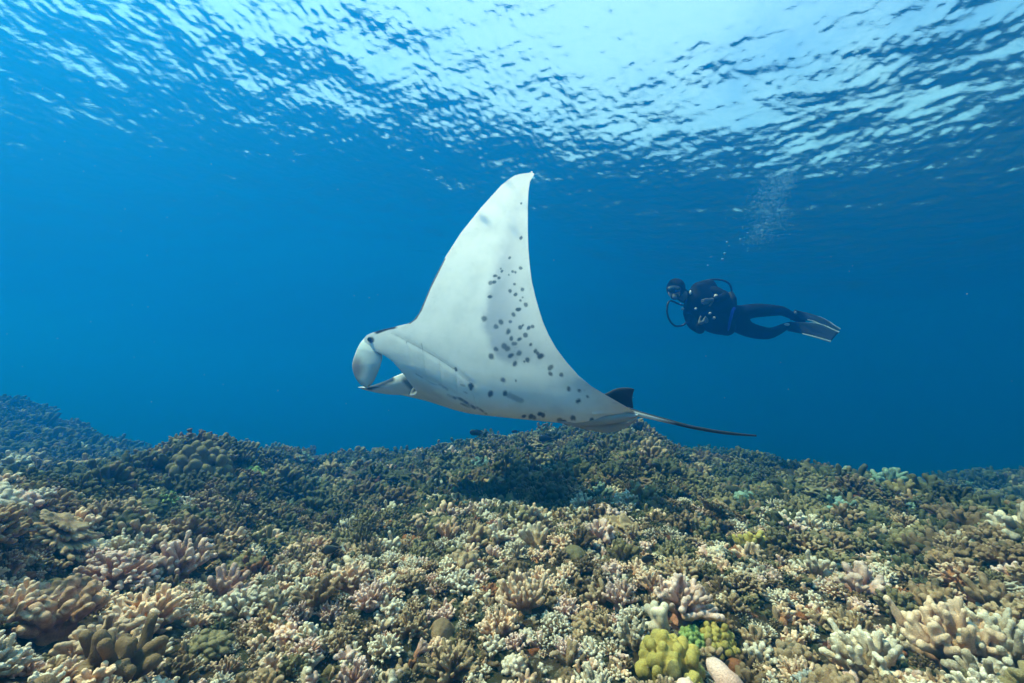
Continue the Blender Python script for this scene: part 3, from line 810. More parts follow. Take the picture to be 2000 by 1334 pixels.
def ventral_pigment(px, py, a):
    n = len(px); col = np.tile(WHITE, (n, 1))
    wob = 7 * vnoise(px / 9, py / 9, 21) + 4 * vnoise(px / 4, py / 4, 22)
    # slate patch on the trailing half of the wing, strongest along its front border
    xl = np.interp(py, [340, 400, 450, 500, 550, 600, 640, 660, 680, 702, 720], [1024, 1003, 988, 972, 958, 949, 943, 950, 957, 972, 1000])
    xr = np.interp(py, TE[:, 0], TE[:, 1]) - 4
    soft = np.interp(py, [340, 480, 560, 660], [34, 26, 17, 16])
    m = sst(-soft * .6, soft * .8, px + wob * .7 - xl) * (1 - .72 * sst(.15, 1.0, (px - xl) / np.maximum(xr - xl, 8))) * (1 - sst(690, 722, py + wob)) * np.interp(py, [340, 420, 520, 600], [.2, .36, .62, .76])
    col = col * (1 - m[:, None]) + m[:, None] * np.array([.33, .37, .46])
    inner = a > -.25
    d = np.full(n, 0.0)
    for sx, sy, r in SPOTS:
        hs = (sx * 7.3 + sy * 3.1) % 1.0; an_ = hs * 3.14; ux, uy = (px - sx) * math.cos(an_) + (py - sy) * math.sin(an_), -(px - sx) * math.sin(an_) + (py - sy) * math.cos(an_)
        rr = np.hypot(ux * (1 - .22 * hs), uy * (1 + .2 * hs)) + .32 * wob
        d = np.maximum(d, (.78 + .22 * hs) * (1 - sst(r * .62, r * 1.22 + .9, rr)))
    d = d * inner
    # grey smear and belly scars
    d2 = np.maximum(.55 * (1 - sst(3, 7, pseg(px, py, [(994, 772), (1006, 777), (1018, 782)]) + wob * .3)), 0)
    col = col * (1 - d[:, None]) + d[:, None] * np.array([.055, .075, .095])
    col = col * (1 - (d2 * inner)[:, None]) + (d2 * inner)[:, None] * np.array([.16, .19, .2])
    line = np.zeros(n)
    for pts_, wd, k in (([(765, 651), (790, 664), (818, 679), (850, 697), (888, 722)], .9, .55), ([(888, 722), (905, 738), (925, 752)], .7, .3), ([(921, 758), (926, 778), (929, 790)], .7, .35), ([(792, 660), (794, 671)], .9, .6), ([(823, 671), (826, 688)], .8, .6),
                        ([(795, 674), (803, 708)], .8, .13), ([(826, 690), (832, 735)], .8, .13), ([(858, 704), (862, 752)], .8, .16), ([(890, 726), (893, 768)], .8, .18),
                        ([(812, 731), (845, 750), (870, 757)], 1.2, .45), ([(858, 752), (874, 762)], 2.2, .7), ([(875, 772), (890, 778)], 2.4, .75), ([(893, 776), (915, 790), (928, 798)], 2.8, .85), ([(900, 788), (918, 796)], 2.0, .7), ([(930, 795), (950, 808)], 2.2, .7), ([(900, 752), (908, 754)], 1.5, .5),
                        ([(905, 765), (912, 768)], 1.5, .5), ([(965, 817), (1010, 823)], 1.5, .45), ([(1060, 829), (1110, 830)], 1.6, .5)):
        line = np.maximum(line, k * (1 - sst(wd * .4, wd * 1.5, pseg(px, py, pts_))))
    line *= inner * np.clip(.75 + 1.1 * (vnoise(px / 6, py / 6, 31) + .5 * vnoise(px / 2.5, py / 2.5, 32)), .15, 1)
    col = col * (1 - line[:, None]) + line[:, None] * np.array([.05, .065, .07])
    # dark dorsal band that wraps over the top of the head and the front margin
    band = (1 - sst(1.2, 2.6, pseg(px, py, [(800, 631), (812, 622), (822, 606), (840, 562), (868, 506)]))) * (a > .1) * .9
    band = np.maximum(band, (1 - sst(3.0, 6.0, pseg(px, py, [(736, 648), (746, 644), (758, 640), (770, 638)]))) * (a > .1))
    band = np.maximum(band, .9 * (1 - sst(4.0, 8.0, np.hypot((px - 725), (py - 664) * 1.0))) * (a > .1))
    return col * (1 - band[:, None]) + band[:, None] * BLACK


def section(a, side, u, top):
    """Thickness above the ventral sheet (dorsal) or bulge below it (ventral) at span a, chord position u (0 front)."""
    fr = np.clip(a / SPAN, 0, 1)
    prof = np.clip(u, 0, 1) ** .5 * np.clip(1 - u, 0, 1) ** 1.15 * 1.75
    nose = np.clip(u * 9, 0, 1) ** .5 * np.clip(1 - u, 0, 1) ** 1.3
    body = math.exp(-(a / .27) ** 2)
    if top: return body * .19 * nose + (.052 * (1 - fr) ** .8 + .004) * prof * (1 - body * .5)
    return body * .018 * prof + .006 * prof * (1 - fr)


nu = 300; uu = .5 - .5 * np.cos(np.linspace(0, math.pi, nu)); uu = .35 * uu + .65 * np.linspace(0, 1, nu)
rows = [('F', -a) for a in (SPAN * np.linspace(1, 0, nf_))[:-1]] + [('N', a) for a in a_near]
Vv, Vd, Av = [], [], []
for side_, a in rows:
    ab = abs(a); l_ = np.interp(ab, stations[:, 0], stations[:, 1]); r_ = np.interp(ab, stations[:, 0], stations[:, 2])
    i = min(int(round(ab / ds)), len(CN) - 1)
    if side_ == 'N': cr, ang = CN[i], phi[i]; nd = np.array([0, math.sin(ang), math.cos(ang)])
    else: cr, ang = CF[i], psi[i]; nd = np.array([0, -math.sin(ang), math.cos(ang)])
    base = P_TAIL + np.array([0, *cr]) + (l_ + (r_ - l_) * uu)[:, None] * AXV
    Vv.append(base - section(ab, side_, uu, False)[:, None] * nd); Vd.append(base + section(ab, side_, uu, True)[:, None] * nd); Av.append(np.full(nu, a))
Vv, Vd, Av = np.array(Vv), np.array(Vd), np.array(Av)
# smooth the head end of the span a little so the stations flow
wa = np.exp(-(np.where(Av > 0, Av / .21, Av / .30)) ** 2); wu = np.clip(uu / .35, 0, 1) * np.clip((1 - uu) / .25, 0, 1); wu = wu * wu * (3 - 2 * wu)
Vv = Vv + (wa * wu[None, :] * .085)[..., None] * np.array([0, -.25, -1.0])
px, py = to_px(Vv.reshape(-1, 3)); pig_v = ventral_pigment(px, py, Av.ravel())
# fold relief on the gill side: shallow grooves along the gill lines
gr = np.zeros(len(px))
for pts_, wd, dep in (([(765, 651), (818, 679), (888, 722), (925, 752)], 6, .0035), ([(795, 674), (803, 708)], 4, .0015), ([(826, 690), (832, 735)], 4, .0015), ([(858, 704), (862, 752)], 4, .0018), ([(890, 726), (893, 768)], 4, .0018), ([(925, 755), (929, 790)], 5, .003),
                      ([(812, 731), (870, 757), (935, 803)], 5, .004), ([(1105, 827), (1160, 818), (1215, 815)], 4, -.006), ([(1160, 808), (1215, 806)], 3, -.006)):
    gr = np.maximum(np.abs(gr), dep * np.exp(-(pseg(px, py, pts_) / wd) ** 2)) if dep > 0 else gr + dep * np.exp(-(pseg(px, py, pts_) / wd) ** 2)
gr = gr * (Av.ravel() > -.2)
nrm = np.array([0, .7, .7]); Vv = Vv + (gr[:, None] * nrm).reshape(Vv.shape)
dcol = np.tile(BLACK, (Vd.shape[0] * nu, 1))
um = np.tile(uu, Vd.shape[0])
shoulder = sst(.12, .2, np.abs(Av.ravel())) * (1 - sst(.3, .42, np.abs(Av.ravel()))) * (1 - sst(.16, .28, um)) * .5
dcol = dcol * (1 - shoulder[:, None]) + shoulder[:, None] * WHITE * .6
nr = len(rows)
F1 = grid_faces(nr, nu); F2 = grid_faces(nr, nu)[:, ::-1] + nr * nu
V = np.vstack([Vv.reshape(-1, 3), Vd.reshape(-1, 3)]); pig = np.vstack([pig_v, dcol])
# one skin: rows share their front and back rims
remap = np.arange(2 * nr * nu); k_ = np.arange(nr)
remap[nr * nu + k_ * nu] = k_ * nu; remap[nr * nu + k_ * nu + nu - 1] = k_ * nu + nu - 1
Fm = remap[np.vstack([F1, F2])]
side_faces = []
for row in (0, nr - 1):
    a_, b_ = row * nu, nr * nu + row * nu
    for j in range(nu - 1):
        q = [remap[a_ + j], remap[a_ + j + 1], remap[b_ + j + 1], remap[b_ + j]]
        side_faces.append(q)
Fm = np.vstack([Fm, np.array(side_faces)])
used = np.unique(Fm); rm = np.zeros(len(V), int); rm[used] = np.arange(len(used))
C_MANTA = at(1000, 740, 2.65)
manta = tag(empty('manta_ray', C_MANTA), 'white bellied manta ray with dark spots gliding over the reef, one wing raised', 'manta ray')
me = mesh('body', V[used], [tuple(dict.fromkeys(f)) for f in rm[Fm].tolist() if len(set(f)) > 2], m_skin, attrs={'pigment': pig[used]})
bm_ = bmesh.new(); bm_.from_mesh(me); bmesh.ops.recalc_face_normals(bm_, faces=bm_.faces); bm_.to_mesh(me); bm_.free()
part('body', me, manta)


qx, qy = to_px(Vv.reshape(-1, 3)); ie = int(np.argmin(np.hypot(qx - 722, qy - 662) + (Av.ravel() < .1) * 1e6)); E0 = Vv.reshape(-1, 3)[ie]
E0D = float(E0 @ FWD); print('EYE DEPTH', E0D)


def fin_sheet(name, left, right, depth, bow, thick, n=40, m=20, paint=None, root=None, flip=1, label=None):
    """A curved blade between two pixel edges (rows from root to tip), bowed towards the camera, with real thickness."""
    L, R_ = spline(left, n), spline(right, n); rings = []
    dep = np.interp(np.linspace(0, 1, n), np.linspace(0, 1, len(depth)), depth)
    for i in range(n):
        f = i / (n - 1); th = thick * (math.sin(math.pi * min(1, .12 + .88 * (1 - f) ** .7) * .5) * .9 + .1)
        ring = []
        for j in range(m):
            an = 2 * math.pi * j / m; s = .5 - .5 * math.cos(an); off = math.sin(an) * th * .5
            q = L[i] + (R_[i] - L[i]) * s
            ring.append(at(q[0], q[1], dep[i] - bow * math.sin(math.pi * s) + off))
        rings.append(ring)
    V, F = loft(rings)
    px, py = to_px(V); dp = V @ FWD
    pg = np.tile(WHITE, (len(V), 1))
    if paint is not None: pg = paint(px, py, np.r_[np.repeat(np.linspace(0, 1, n), m), 0, 1], np.r_[np.tile(np.arange(m), n), 0, 0], pg)
    me = mesh(name, V, F, m_skin, attrs={'pigment': pg})
    bm_ = bmesh.new(); bm_.from_mesh(me); bmesh.ops.recalc_face_normals(bm_, faces=bm_.faces); bm_.to_mesh(me); bm_.free()
    o = part(name, me, root)
    if label: o['label'] = label
    return o


def paint_near(px, py, f, j, pg):
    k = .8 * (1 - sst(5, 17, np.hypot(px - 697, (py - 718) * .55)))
    pg = pg * np.array([.72, .80, .80]); pg = pg * (1 - k[:, None]) + k[:, None] * np.array([.22, .16, .15])  # whole fin toned down: its shade is put into the pigment
    g = .35 * sst(690, 735, py); return pg * (1 - g[:, None] * .5)  # darker downwards, part of the painted shade


def paint_far(px, py, f, j, pg):
    k = np.maximum(1 - sst(4, 9, pseg(px, py, [(722, 756), (748, 748), (764, 741)])), .8 * (1 - sst(3, 8, pseg(px, py, [(790, 742), (806, 758)]))))
    return pg * (1 - k[:, None]) + k[:, None] * np.array([.03, .05, .07])


fin_sheet('cephalic_fin', [(713, 659), (703, 671), (694, 690), (688, 712), (692, 733), (703, 750), (714, 757)], [(734, 672), (744, 684), (747, 696), (744, 710), (738, 727), (729, 746), (719, 757)], [E0D + .05, E0D + .0, E0D - .03, E0D - .05, E0D - .06], .014, .022, paint=paint_near, root=manta, label='near rolled head fin hanging down below the eye')
fin_sheet('cephalic_fin', [(816, 732), (806, 727), (790, 728), (772, 735), (752, 744), (725, 753), (700, 756)], [(832, 770), (818, 769), (795, 771), (768, 771), (742, 768), (718, 763), (699, 757)], [3.22, 3.22, 3.22, 3.22, 3.2], .015, .016, paint=paint_far, root=manta, label='far head fin held out flat with a dark inner edge')


def paint_dark(px, py, f, j, pg):
    return np.tile(np.array([.035, .04, .045]), (len(px), 1))


def paint_grey(px, py, f, j, pg):
    return pg * .48 + pg * .25 * (np.abs(j - 10) > 7)[:, None]  # belly shading and a pale fold highlight put into the colour


fin_sheet('dorsal_fin', [(1176, 771), (1188, 766), (1200, 760), (1214, 757), (1228, 757), (1237, 759)], [(1238, 810), (1237, 800), (1236, 788), (1235, 777), (1237, 767), (1239, 761)], [2.56, 2.53, 2.51], .0, .026, paint=paint_dark, root=manta)
fin_sheet('pelvic_fin', [(1090, 822), (1120, 817), (1155, 811), (1190, 807), (1220, 806), (1246, 809)], [(1092, 826), (1125, 832), (1160, 831), (1190, 828), (1220, 823), (1246, 815)], [2.6, 2.55, 2.51, 2.48, 2.46], .012, .016, paint=paint_grey, root=manta)
fin_sheet('pelvic_fin', [(1115, 829), (1150, 826), (1180, 825), (1205, 822), (1230, 818), (1244, 815)], [(1117, 833), (1150, 840), (1178, 845), (1202, 843), (1228, 832), (1245, 820)], [2.66, 2.6, 2.56, 2.54, 2.52], .01, .014, paint=paint_grey, root=manta)
# tail: white below at its root, dark above and along the whip
n, m = 70, 12
Pc = spline([at(1228, 803, 2.5), at(1244, 807, 2.48), at(1275, 815, 2.45), at(1310, 824, 2.43), at(1350, 834, 2.41), at(1400, 843, 2.41), at(1440, 848, 2.42), at(1477, 851, 2.43)], n)
rad = np.interp(np.linspace(0, 1, n), [0, .08, .25, .5, .8, 1], [.024, .021, .015, .011, .009, .005])
rings, pg = [], []
for i in range(n):
    for j in range(m):
        an = 2 * math.pi * j / m; rings.append(Pc[i] + rad[i] * np.array([0, math.cos(an), math.sin(an)])); f = i / n
        lowr = math.sin(an) - .25 * math.cos(an); k = float(np.clip((.3 - math.sin(an)) * 5, 0, 1)) * float(np.clip((.46 - f) * 6, 0, 1))
        pg.append(WHITE * k + np.array([.03, .035, .04]) * (1 - k))
V, F = loft(np.array(rings).reshape(n, m, 3)); pg += [WHITE, BLACK]
part('tail', mesh('tail', V, F, m_skin, attrs={'pigment': np.array(pg)}), manta)
# eye in its dark surround, and the far one on the other side of the head
m_eye = plain('eye_black', (.004, .005, .006), .08, .6)


def ellipsoid(c, r, rot=None, nu=14, nv=20, mat=None, name='eye'):
    th, ph = np.linspace(0, math.pi, nu), np.linspace(0, 2 * math.pi, nv, endpoint=False)
    rings = np.stack([np.sin(th)[:, None] * np.cos(ph), np.sin(th)[:, None] * np.sin(ph), np.cos(th)[:, None] + 0 * ph], -1) * np.asarray(r)
    if rot is not None: rings = rings @ np.asarray(rot).T
    rings[0] += 0; V, F = loft(rings[1:-1] + np.asarray(c), True)
    V[-2] = rings[0].mean(0) + c; V[-1] = rings[-1].mean(0) + c
    me = mesh(name, V, F, mat)
    bm_ = bmesh.new(); bm_.from_mesh(me); bmesh.ops.recalc_face_normals(bm_, faces=bm_.faces); bm_.to_mesh(me); bm_.free()
    return me


part('eye', ellipsoid(E0 + np.array([0, -.006, 0]), (.014, .013, .016), mat=m_eye), manta)
ifr = int(np.argmin(np.abs(Av[:, 0] + Av.ravel()[ie]))); E1 = Vv[ifr, max(2, ie % nu)]
part('eye', ellipsoid(E1 + np.array([0, .0, .01]), (.019, .022, .016), mat=m_eye), manta)

# ------------------------------------------------------------------ diver
m_suit = plain('black_neoprene', (.005, .007, .009), .8, .1, .5, 30, .2)
m_vest = plain('black_nylon', (.004, .006, .008), .75, .1, .4, 60, .3)
m_hose = plain('black_rubber', (.008, .010, .012), .5, .35)
m_skinp = plain('pale_skin', (.45, .33, .26), .5, .3)
m_glove = plain('grey_glove', (.16, .17, .16), .8, .2)
m_pale = plain('pale_plastic', (.62, .66, .64), .45, .4)
m_metal = plain('brushed_steel', (.5, .52, .53), .3, .6)
m_blue = plain('blue_webbing', (.03, .05, .5), .6, .3)
m_glass = plain('mask_glass', (.02, .035, .04), .08, .7)
m_finw = plain('pale_fin_edging', (.42, .50, .50), .5, .3)
m_finb = plain('black_fin_rubber', (.012, .016, .018), .5, .35)
m_tank = plain('grey_tank_paint', (.25, .27, .28), .35, .5)
DZ = 5.35


def dp(px, py, off=0.0): return at(px, py, DZ + off)


diver = tag(empty('person', dp(1400, 610)), 'scuba diver in black wetsuit floating on their side, arms folded, fins trailing', 'person')


def skin_body(name, joints, edges, mat, root_i=0, sub=2):
    me = bpy.data.meshes.new(name); me.from_pydata([tuple(j[0]) for j in joints], edges, [])
    o = bpy.data.objects.new(name, me); COL.objects.link(o)
    o.modifiers.new('skin', 'SKIN'); sd = me.skin_vertices[0].data
    for i, j in enumerate(joints):
        r = j[1] if isinstance(j[1], tuple) else (j[1], j[1]); sd[i].radius = r
    sd[root_i].use_root = True
    s = o.modifiers.new('sub', 'SUBSURF'); s.levels = sub; s.render_levels = sub
    dg = bpy.context.evaluated_depsgraph_get(); ev = o.evaluated_get(dg)
    nm = bpy.data.meshes.new_from_object(ev); bpy.data.objects.remove(o); bpy.data.meshes.remove(me)
    nm.name = name; nm.materials.clear(); nm.materials.append(mat)
    nm.polygons.foreach_set('use_smooth', np.ones(len(nm.polygons), bool))
    return nm


J = [(dp(1436, 625), .135), (dp(1412, 614), .125), (dp(1385, 602), .15), (dp(1362, 590, .02), .145), (dp(1345, 580, .0), .06), (dp(1334, 575, -.02), .075), (dp(1321, 568, -.04), .105), (dp(1315, 560, -.03), .10),
     # upper (left) shoulder, elbow, wrist
     (dp(1374, 566, -.02), .075), (dp(1398, 568, -.16), .062), (dp(1418, 578, -.24), .052), (dp(1402, 584, -.34), .042), (dp(1392, 584, -.36), .034),
     # lower (right) shoulder, elbow, wrist
     (dp(1346, 612, -.02), .08), (dp(1352, 634, -.14), .066), (dp(1370, 646, -.24), .055), (dp(1366, 637, -.33), .042), (dp(1363, 633, -.36), .034),
     # left leg
     (dp(1448, 611, -.02), .105), (dp(1475, 606, -.03), .095), (dp(1508, 606, -.02), .078), (dp(1528, 607, .05), .062), (dp(1548, 617, .14), .048), (dp(1556, 622, .16), .045), (dp(1572, 632, .14), .04),
     # right leg
     (dp(1448, 640, -.03), .108), (dp(1474, 648, -.05), .098), (dp(1502, 652, -.04), .078), (dp(1520, 645, .03), .06), (dp(1537, 636, .1), .05), (dp(1545, 635, .11), .046), (dp(1562, 641, .08), .04)]
Ed = [(0, 1), (1, 2), (2, 3), (3, 4), (4, 5), (5, 6), (6, 7), (3, 8), (8, 9), (9, 10), (10, 11), (11, 12), (3, 13), (13, 14), (14, 15), (15, 16), (16, 17), (0, 18), (18, 19), (19, 20), (20, 21), (21, 22), (22, 23), (23, 24), (0, 25), (25, 26), (26, 27), (27, 28), (28, 29), (29, 30), (30, 31)]
part('body', skin_body('body', J, Ed, m_suit), diver)


def hand(wrist, dirv, palm_n, curl, mat):
    """Palm and five bent fingers of unequal length, one skin."""
    d = unit(np.array(dirv, float)); nrm_ = unit(np.array(palm_n, float)); sd_ = np.cross(d, nrm_); w0 = np.array(wrist)
    js = [(w0, .026), (w0 + d * .035, (.030, .022)), (w0 + d * .07, (.032, .018))]; es = [(0, 1), (1, 2)]
    for i, (off, ln) in enumerate(((-.030, .062), (-.010, .075), (.011, .078), (.031, .068))):
        b0 = w0 + d * .088 + sd_ * -off; js.append((b0, .0095)); es.append((2, len(js) - 1)); p_ = b0; dd = d
        for k, seg in enumerate((.42, .33, .25)):
            dd = unit(dd + nrm_ * curl * (.35 + .25 * k)); p_ = p_ + dd * ln * seg; js.append((p_, .0092 - .001 * k)); es.append((len(js) - 2, len(js) - 1))
    b0 = w0 + d * .03 + sd_ * .034; js.append((b0, .012)); es.append((1, len(js) - 1)); dd = unit(d + sd_ * .9 + nrm_ * .3)
    for seg in (.034, .028):
        js.append((js[-1][0] + dd * seg, .0105)); es.append((len(js) - 2, len(js) - 1)); dd = unit(dd + d * .5)
    return skin_body('hand', js, es, mat, 1, 1)


part('hand', hand(dp(1393, 584, -.36), dp(1382, 588, -.39) - dp(1393, 584, -.36), (.1, .9, .2), 1.2, m_glove), diver)
part('hand', hand(dp(1364, 634, -.36), dp(1378, 626, -.37) - dp(1364, 634, -.36), (-.2, .95, .2), 1.25, m_glove), diver)
# hood with face opening, mask, regulator
hood = part('hood', ellipsoid(dp(1320, 563, .0), (.112, .128, .125), mat=m_suit, name='hood'), diver)
fc = part('face', ellipsoid(dp(1317, 571, -.095), (.072, .05, .085), mat=m_skinp, name='face'), diver)
mk = part('mask', ellipsoid(dp(1316, 565, -.135), (.088, .05, .046), mat=m_hose, name='mask'), diver)
part('lens', ellipsoid(dp(1312, 565, -.172), (.036, .018, .032), mat=m_glass, name='lens'), mk)
part('lens', ellipsoid(dp(1322, 565.5, -.172), (.036, .018, .032), mat=m_glass, name='lens'), mk)
V, F = tube([dp(1306, 562, -.11), dp(1308, 560, .02), dp(1318, 556, .12), dp(1332, 563, .05), dp(1331, 567, -.09)], [.012, .012], 8, 30)
part('strap', mesh('strap', V, F, m_hose), mk)
rg_ = part('regulator', ellipsoid(dp(1318, 579, -.17), (.048, .045, .042), mat=m_hose, name='regulator'), diver)
part('purge_cover', ellipsoid(dp(1318, 580, -.208), (.03, .014, .028), mat=m_glove, name='purge_cover'), rg_)
part('neck_seal', ellipsoid(dp(1334, 577, -.055), (.052, .06, .075), mat=m_glove, name='neck_seal'), diver)
# jacket style vest: bulging chest lobes, shoulder and waist wrap
vc = []
for p, q, r0, r1 in (((1366, 566), (1384, 560), .10, .09), ((1352, 606), (1362, 622), .10, .11), ((1362, 585), (1390, 590), .14, .15), ((1376, 612), (1402, 628), .14, .14), ((1384, 574), (1418, 590), .11, .10), ((1405, 596), (1424, 612), .13, .125), ((1410, 580), (1425, 588), .08, .07),
                     ((1390, 632), (1420, 640), .11, .10)):
    a_, b_ = dp(*p, -.05), dp(*q, -.05); vc.append([*a_, *b_, r0, r1, .5])
vc = np.array(vc); cV = vc[:, :3].mean(0); vc[:, :3] -= cV; vc[:, 3:6] -= cV
Vx, Fx, _ = blend_mesh(vc, .05, .018)
vest = part('buoyancy_vest', mesh('buoyancy_vest', Vx + cV, Fx, m_vest), diver)
for (x0, y0, o_, rx, rz, mt, nm) in ((1401, 579, -.2, .042, .036, m_pale, 'pocket_patch'), (1348.5, 571, -.13, .012, .026, m_pale, 'shoulder_ring'), (1359, 603, -.225, .014, .014, m_metal, 'buckle'), (1387, 612, -.225, .016, .014, m_metal, 'buckle'), (1395, 621, -.215, .018, .016, m_metal, 'buckle'), (1333, 603, -.14, .018, .018, m_metal, 'buckle')):
    part(nm, ellipsoid(dp(x0, y0, o_), (rx, .02, rz), mat=mt, name=nm), vest)
V, F = tube([dp(1432, 596, -.1), dp(1431, 606, -.17), dp(1427, 622, -.19), dp(1423, 640, -.16), dp(1419, 651, -.08)], [.02, .02, .018, .016, .014], 8, 30)
part('belt', mesh('belt', V, F, m_blue), diver)
part('belt_pouch', ellipsoid(dp(1433, 603, -.16), (.024, .02, .022), mat=m_blue, name='belt_pouch'), diver)
# tank on the back
V, F = tube([dp(1352, 588, .22), dp(1358, 590, .24), dp(1375, 597, .25), dp(1412, 611, .26), dp(1428, 617, .26), dp(1433, 619, .25)], [.03, .085, .092, .092, .085, .04], 20, 40)
tank = part('tank', mesh('tank', V, F, m_tank), diver)
part('valve', ellipsoid(dp(1347, 586, .2), (.05, .035, .035), mat=m_metal, name='valve'), tank)
for pts_, nm in (([(1347, 586, .18), (1334, 596, .1), (1309, 588, -.06), (1303, 603, -.1), (1306, 622, -.1), (1318, 636, -.1), (1334, 635, -.12), (1346, 624, -.16)], 'hose'), ([(1350, 580, .16), (1362, 556, .1), (1380, 548, .0), (1402, 546, -.04), (1420, 551, -.06), (1428, 562, -.06), (1429, 580, -.08)], 'hose'),
                 ([(1347, 587, .16), (1338, 590, .05), (1330, 588, -.1), (1322, 582, -.17)], 'hose')):
    V, F = tube([dp(*q) for q in pts_], [.012, .012], 10, 60); part(nm, mesh(nm, V, F, m_hose), diver)
V, F = tube([dp(1426, 572, -.1), dp(1431, 584, -.13), dp(1434, 598, -.14)], [.035, .045, .03], 10, 20); part('console', mesh('console', V, F, m_hose), diver)


def dive_fin(root, A0, A1, B0, B1, C0, C1, label=None):
    """Foot pocket and blade: A root edge, B middle edge, C tip edge (pairs of world points)."""
    ks = [np.array(p) for p in (A0, B0, C0)], [np.array(p) for p in (A1, B1, C1)]
    L, R_ = spline(ks[0], 24), spline(ks[1], 24); rings = []
    nrm_ = unit(np.cross(R_[12] - L[12], L[-1] - L[0]))
    for i in range(24):
        th = .05 * (1 - i / 23) ** 1.6 + .008
        rings.append([L[i] + (R_[i] - L[i]) * (.5 - .5 * math.cos(a_)) + nrm_ * th * math.sin(a_) for a_ in np.linspace(0, 2 * math.pi, 16, endpoint=False)])
    V, F = loft(rings); me = mesh('fin', V, F, m_finb); bm_ = bmesh.new(); bm_.from_mesh(me); bmesh.ops.recalc_face_normals(bm_, faces=bm_.faces); bm_.to_mesh(me); bm_.free()
    f = part('fin', me, root)
    for E_ in (L, R_):
        V, F = tube(list(E_[8::3]) + [E_[-1]], [.007, .011, .013], 8, 24); part('edge_rail', mesh('edge_rail', V, F, m_finw), f)
    inner = [L[i] + (R_[i] - L[i]) * .5 for i in (10, 14, 18, 23)]
    V, F = tube(inner, [.010, .008], 6, 16); part('centre_rib', mesh('centre_rib', V, F, m_finb), f)
    if label: f['label'] = label
    return f


dive_fin(diver, dp(1546, 622, .16), dp(1550, 608, .14), dp(1590, 628, .05), dp(1602, 620, .2), dp(1628, 655, -.06), dp(1640, 643, .12))
dive_fin(diver, dp(1538, 645, .12), dp(1544, 630, .08), dp(1580, 655, -.06), dp(1596, 632, .0), dp(1622, 667, -.2), dp(1638, 649, -.12), 'lower fin with pale edging on both sides')
part('ankle_buckle', ellipsoid(dp(1537, 634, .03), (.034, .02, .018), mat=m_pale, name='ankle_buckle'), diver)
part('ankle_buckle', ellipsoid(dp(1554, 611, .1), (.018, .016, .02), mat=m_glove, name='ankle_buckle'), diver)

# ------------------------------------------------------------------ reef fish
m_fish = plain('dark_fish_scales', (.02, .024, .028), .5, .3, .5, 40)
m_fish2 = plain('pale_fish_belly', (.55, .52, .42), .5, .3)


def fish(px, py, depth, length, yaw, label, mat=None, pitch=0.0, tall=.36, belly=False):
    root = tag(empty('reef_fish', at(px, py, depth)), label, 'fish', 'small dark fish over the reef')
    n, m = 26, 14; rings = []
    for i in range(n):
        f = i / (n - 1); h = tall * .5 * math.sin(math.pi * min(f / .84, 1) ** .62) ** .8 * (1 - .1 * f) + .012 + (.03 if f > .84 else 0); wd = .30 * h + .01
        rings.append([[(.5 - f), wd * math.cos(a_), h * math.sin(a_)] for a_ in np.linspace(0, 2 * math.pi, m, endpoint=False)])
    Rm = np.array(Matrix.Rotation(yaw, 3, 'Z') @ Matrix.Rotation(pitch, 3, 'Y')) * length; c0 = at(px, py, depth)

    def place(V): return np.asarray(V) @ Rm.T + c0
    V, F = loft(rings); b_ = part('body', mesh('body', place(V), F, mat or m_fish), root)

    def blade(name, outline, th=.012, mt=None):
        o_ = np.array(outline); k = len(o_); V = np.vstack([np.c_[o_[:, 0], np.full(k, -th), o_[:, 1]], np.c_[o_[:, 0], np.full(k, th), o_[:, 1]]])
        F = [tuple(range(k)), tuple(range(2 * k - 1, k - 1, -1))] + [(i, k + i, k + (i + 1) % k, (i + 1) % k) for i in range(k)]
        part(name, mesh(name, place(V), F, mt or mat or m_fish, smooth=False), root)
    blade('tail_fin', [(-.42, .03), (-.58, .17), (-.66, .2), (-.56, 0), (-.66, -.2), (-.58, -.17), (-.42, -.03)], mt=m_fish2 if belly else None)
    blade('dorsal_fin', [(.22, tall * .45), (.1, tall * .64), (-.2, tall * .6), (-.36, tall * .3), (-.3, tall * .2), (.1, tall * .4)])
    blade('anal_fin', [(-.02, -tall * .45), (-.2, -tall * .6), (-.36, -tall * .28), (-.3, -tall * .2)])
    part('eye', ellipsoid(place([[.36, -.045, .05]])[0], (.025 * length,) * 3, mat=m_eye), root)
    return root


fish(932, 846, 4.8, .17, math.pi + .15, 'small dark fish hovering in blue water just above the reef edge under the manta', pitch=-.18)
fish(1068, 856, 5.2, .2, math.pi - .1, 'larger dark fish low against the far coral knoll below the tail end of the manta', tall=.42)
fish(1006, 843, 5.6, .09, math.pi, 'tiny faint fish far off beside the far coral knoll')
fish(650, 1072, 1.75, .095, math.pi - .35, 'black fish with pale tail slipping between corals left of the middle of the reef', pitch=.25, belly=True)
fish(1411, 1034, 2.2, .085, .4, 'stout black fish-shaped blob among finger corals right of the middle of the reef', tall=.5)  # dark blob of unsettled kind, given a fish's form
fish(1268, 893, 4.9, .24, .15, 'dark fish shape put in for a dark hole at the foot of the far coral knoll', tall=.45)  # added fish form where there is only a dark hole
fish(1268, 1092, 1.55, .06, math.pi + .2, 'little blue grey fish above the stubby peach antler coral', tall=.4)

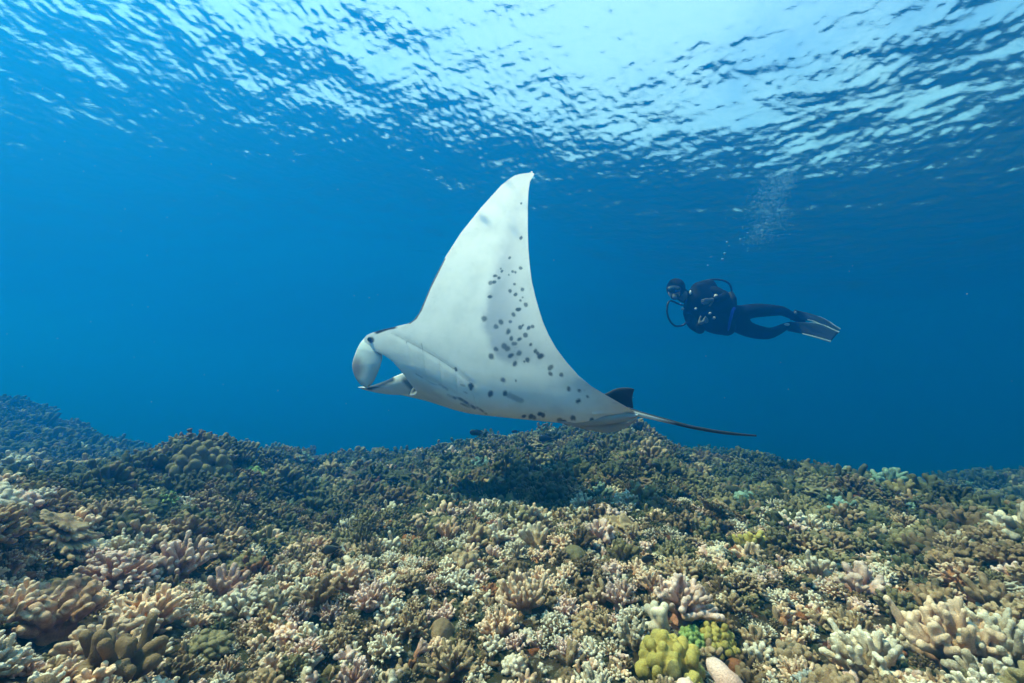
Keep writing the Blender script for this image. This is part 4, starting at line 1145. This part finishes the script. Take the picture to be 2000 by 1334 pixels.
# ------------------------------------------------------------------ exhaled bubbles and drifting specks
m_bub, t, out = new_mat('air_bubble')
fr = t.nodes.new('ShaderNodeFresnel'); fr.inputs['IOR'].default_value = .75
tr = t.nodes.new('ShaderNodeBsdfTransparent'); gl = t.nodes.new('ShaderNodeBsdfGlossy'); gl.inputs['Roughness'].default_value = .0; mx = t.nodes.new('ShaderNodeMixShader')
t.links.new(fr.outputs[0], mx.inputs[0]); t.links.new(tr.outputs[0], mx.inputs[1]); t.links.new(gl.outputs[0], mx.inputs[2]); df = t.nodes.new('ShaderNodeBsdfGlossy'); df.inputs[0].default_value = (.95, .95, .95, 1); df.inputs['Roughness'].default_value = 0; m2 = t.nodes.new('ShaderNodeMixShader'); m2.inputs[0].default_value = .6
t.links.new(mx.outputs[0], m2.inputs[1]); t.links.new(df.outputs[0], m2.inputs[2]); t.links.new(m2.outputs[0], out.inputs[0])
bub_me = ellipsoid((0, 0, 0), (1, 1, .8), nu=10, nv=14, mat=m_bub, name='bubble')
rb = random.Random(4)
big = [(1452, 447), (1461, 454), (1478, 447), (1487, 460), (1490, 450), (1475, 461), (1420, 475), (1416, 494), (1389, 502), (1454, 464), (1466, 462), (1484, 442), (1496, 436), (1508, 343), (1507, 350), (1540, 340), (1545, 346), (1422, 480), (1411, 508), (1448, 470), (1383, 520)]
for (x, y) in big:
    o = bpy.data.objects.new('bubble', bub_me); COL.objects.link(o)
    o.location = tuple(dp(x + rb.uniform(-2, 2), y + rb.uniform(-2, 2), rb.uniform(-.2, .3))); s = rb.uniform(.008, .019); o.scale = (s, s, s * rb.uniform(.7, 1.1))
    tag(o, 'round silvery air bubble rising above the diver', 'bubble', 'air bubbles rising above the diver')
bb = bmesh.new()
for i in range(1500):
    f = rb.random() ** .8; cx = 1470 + 70 * f + 14 * math.sin(f * 7); cy_ = 470 - 130 * f; wd = 16 + 26 * math.sin(math.pi * min(1, f * 1.2))
    x, y = rb.gauss(cx, wd * .55), rb.gauss(cy_, 12); s = rb.uniform(.0035, .0105)
    mt_ = Matrix.Translation(Vector(dp(x, y, rb.uniform(-.25, .35)))) @ Matrix.Diagonal((s, s, s * .75, 1))
    bmesh.ops.create_icosphere(bb, subdivisions=1, radius=1.0, matrix=mt_)
me = bpy.data.meshes.new('bubble_plume'); bb.to_mesh(me); bb.free(); me.materials.append(m_bub); me.polygons.foreach_set('use_smooth', np.ones(len(me.polygons), bool))
tag(obj('bubble_plume', me), kind='stuff')
m_spk = plain('pale_plankton', (.6, .6, .55), .7)
bb = bmesh.new()
for i in range(100):
    x, y, d = rb.uniform(0, 2000), rb.uniform(60, 830), rb.uniform(.9, 5)
    if rb.random() < .5: x *= .4
    bmesh.ops.create_icosphere(bb, subdivisions=1, radius=rb.uniform(.0005, .0011) * d, matrix=Matrix.Translation(Vector(at(x, y, d))))
me = bpy.data.meshes.new('plankton'); bb.to_mesh(me); bb.free(); me.materials.append(m_spk)
tag(obj('plankton', me), kind='stuff')
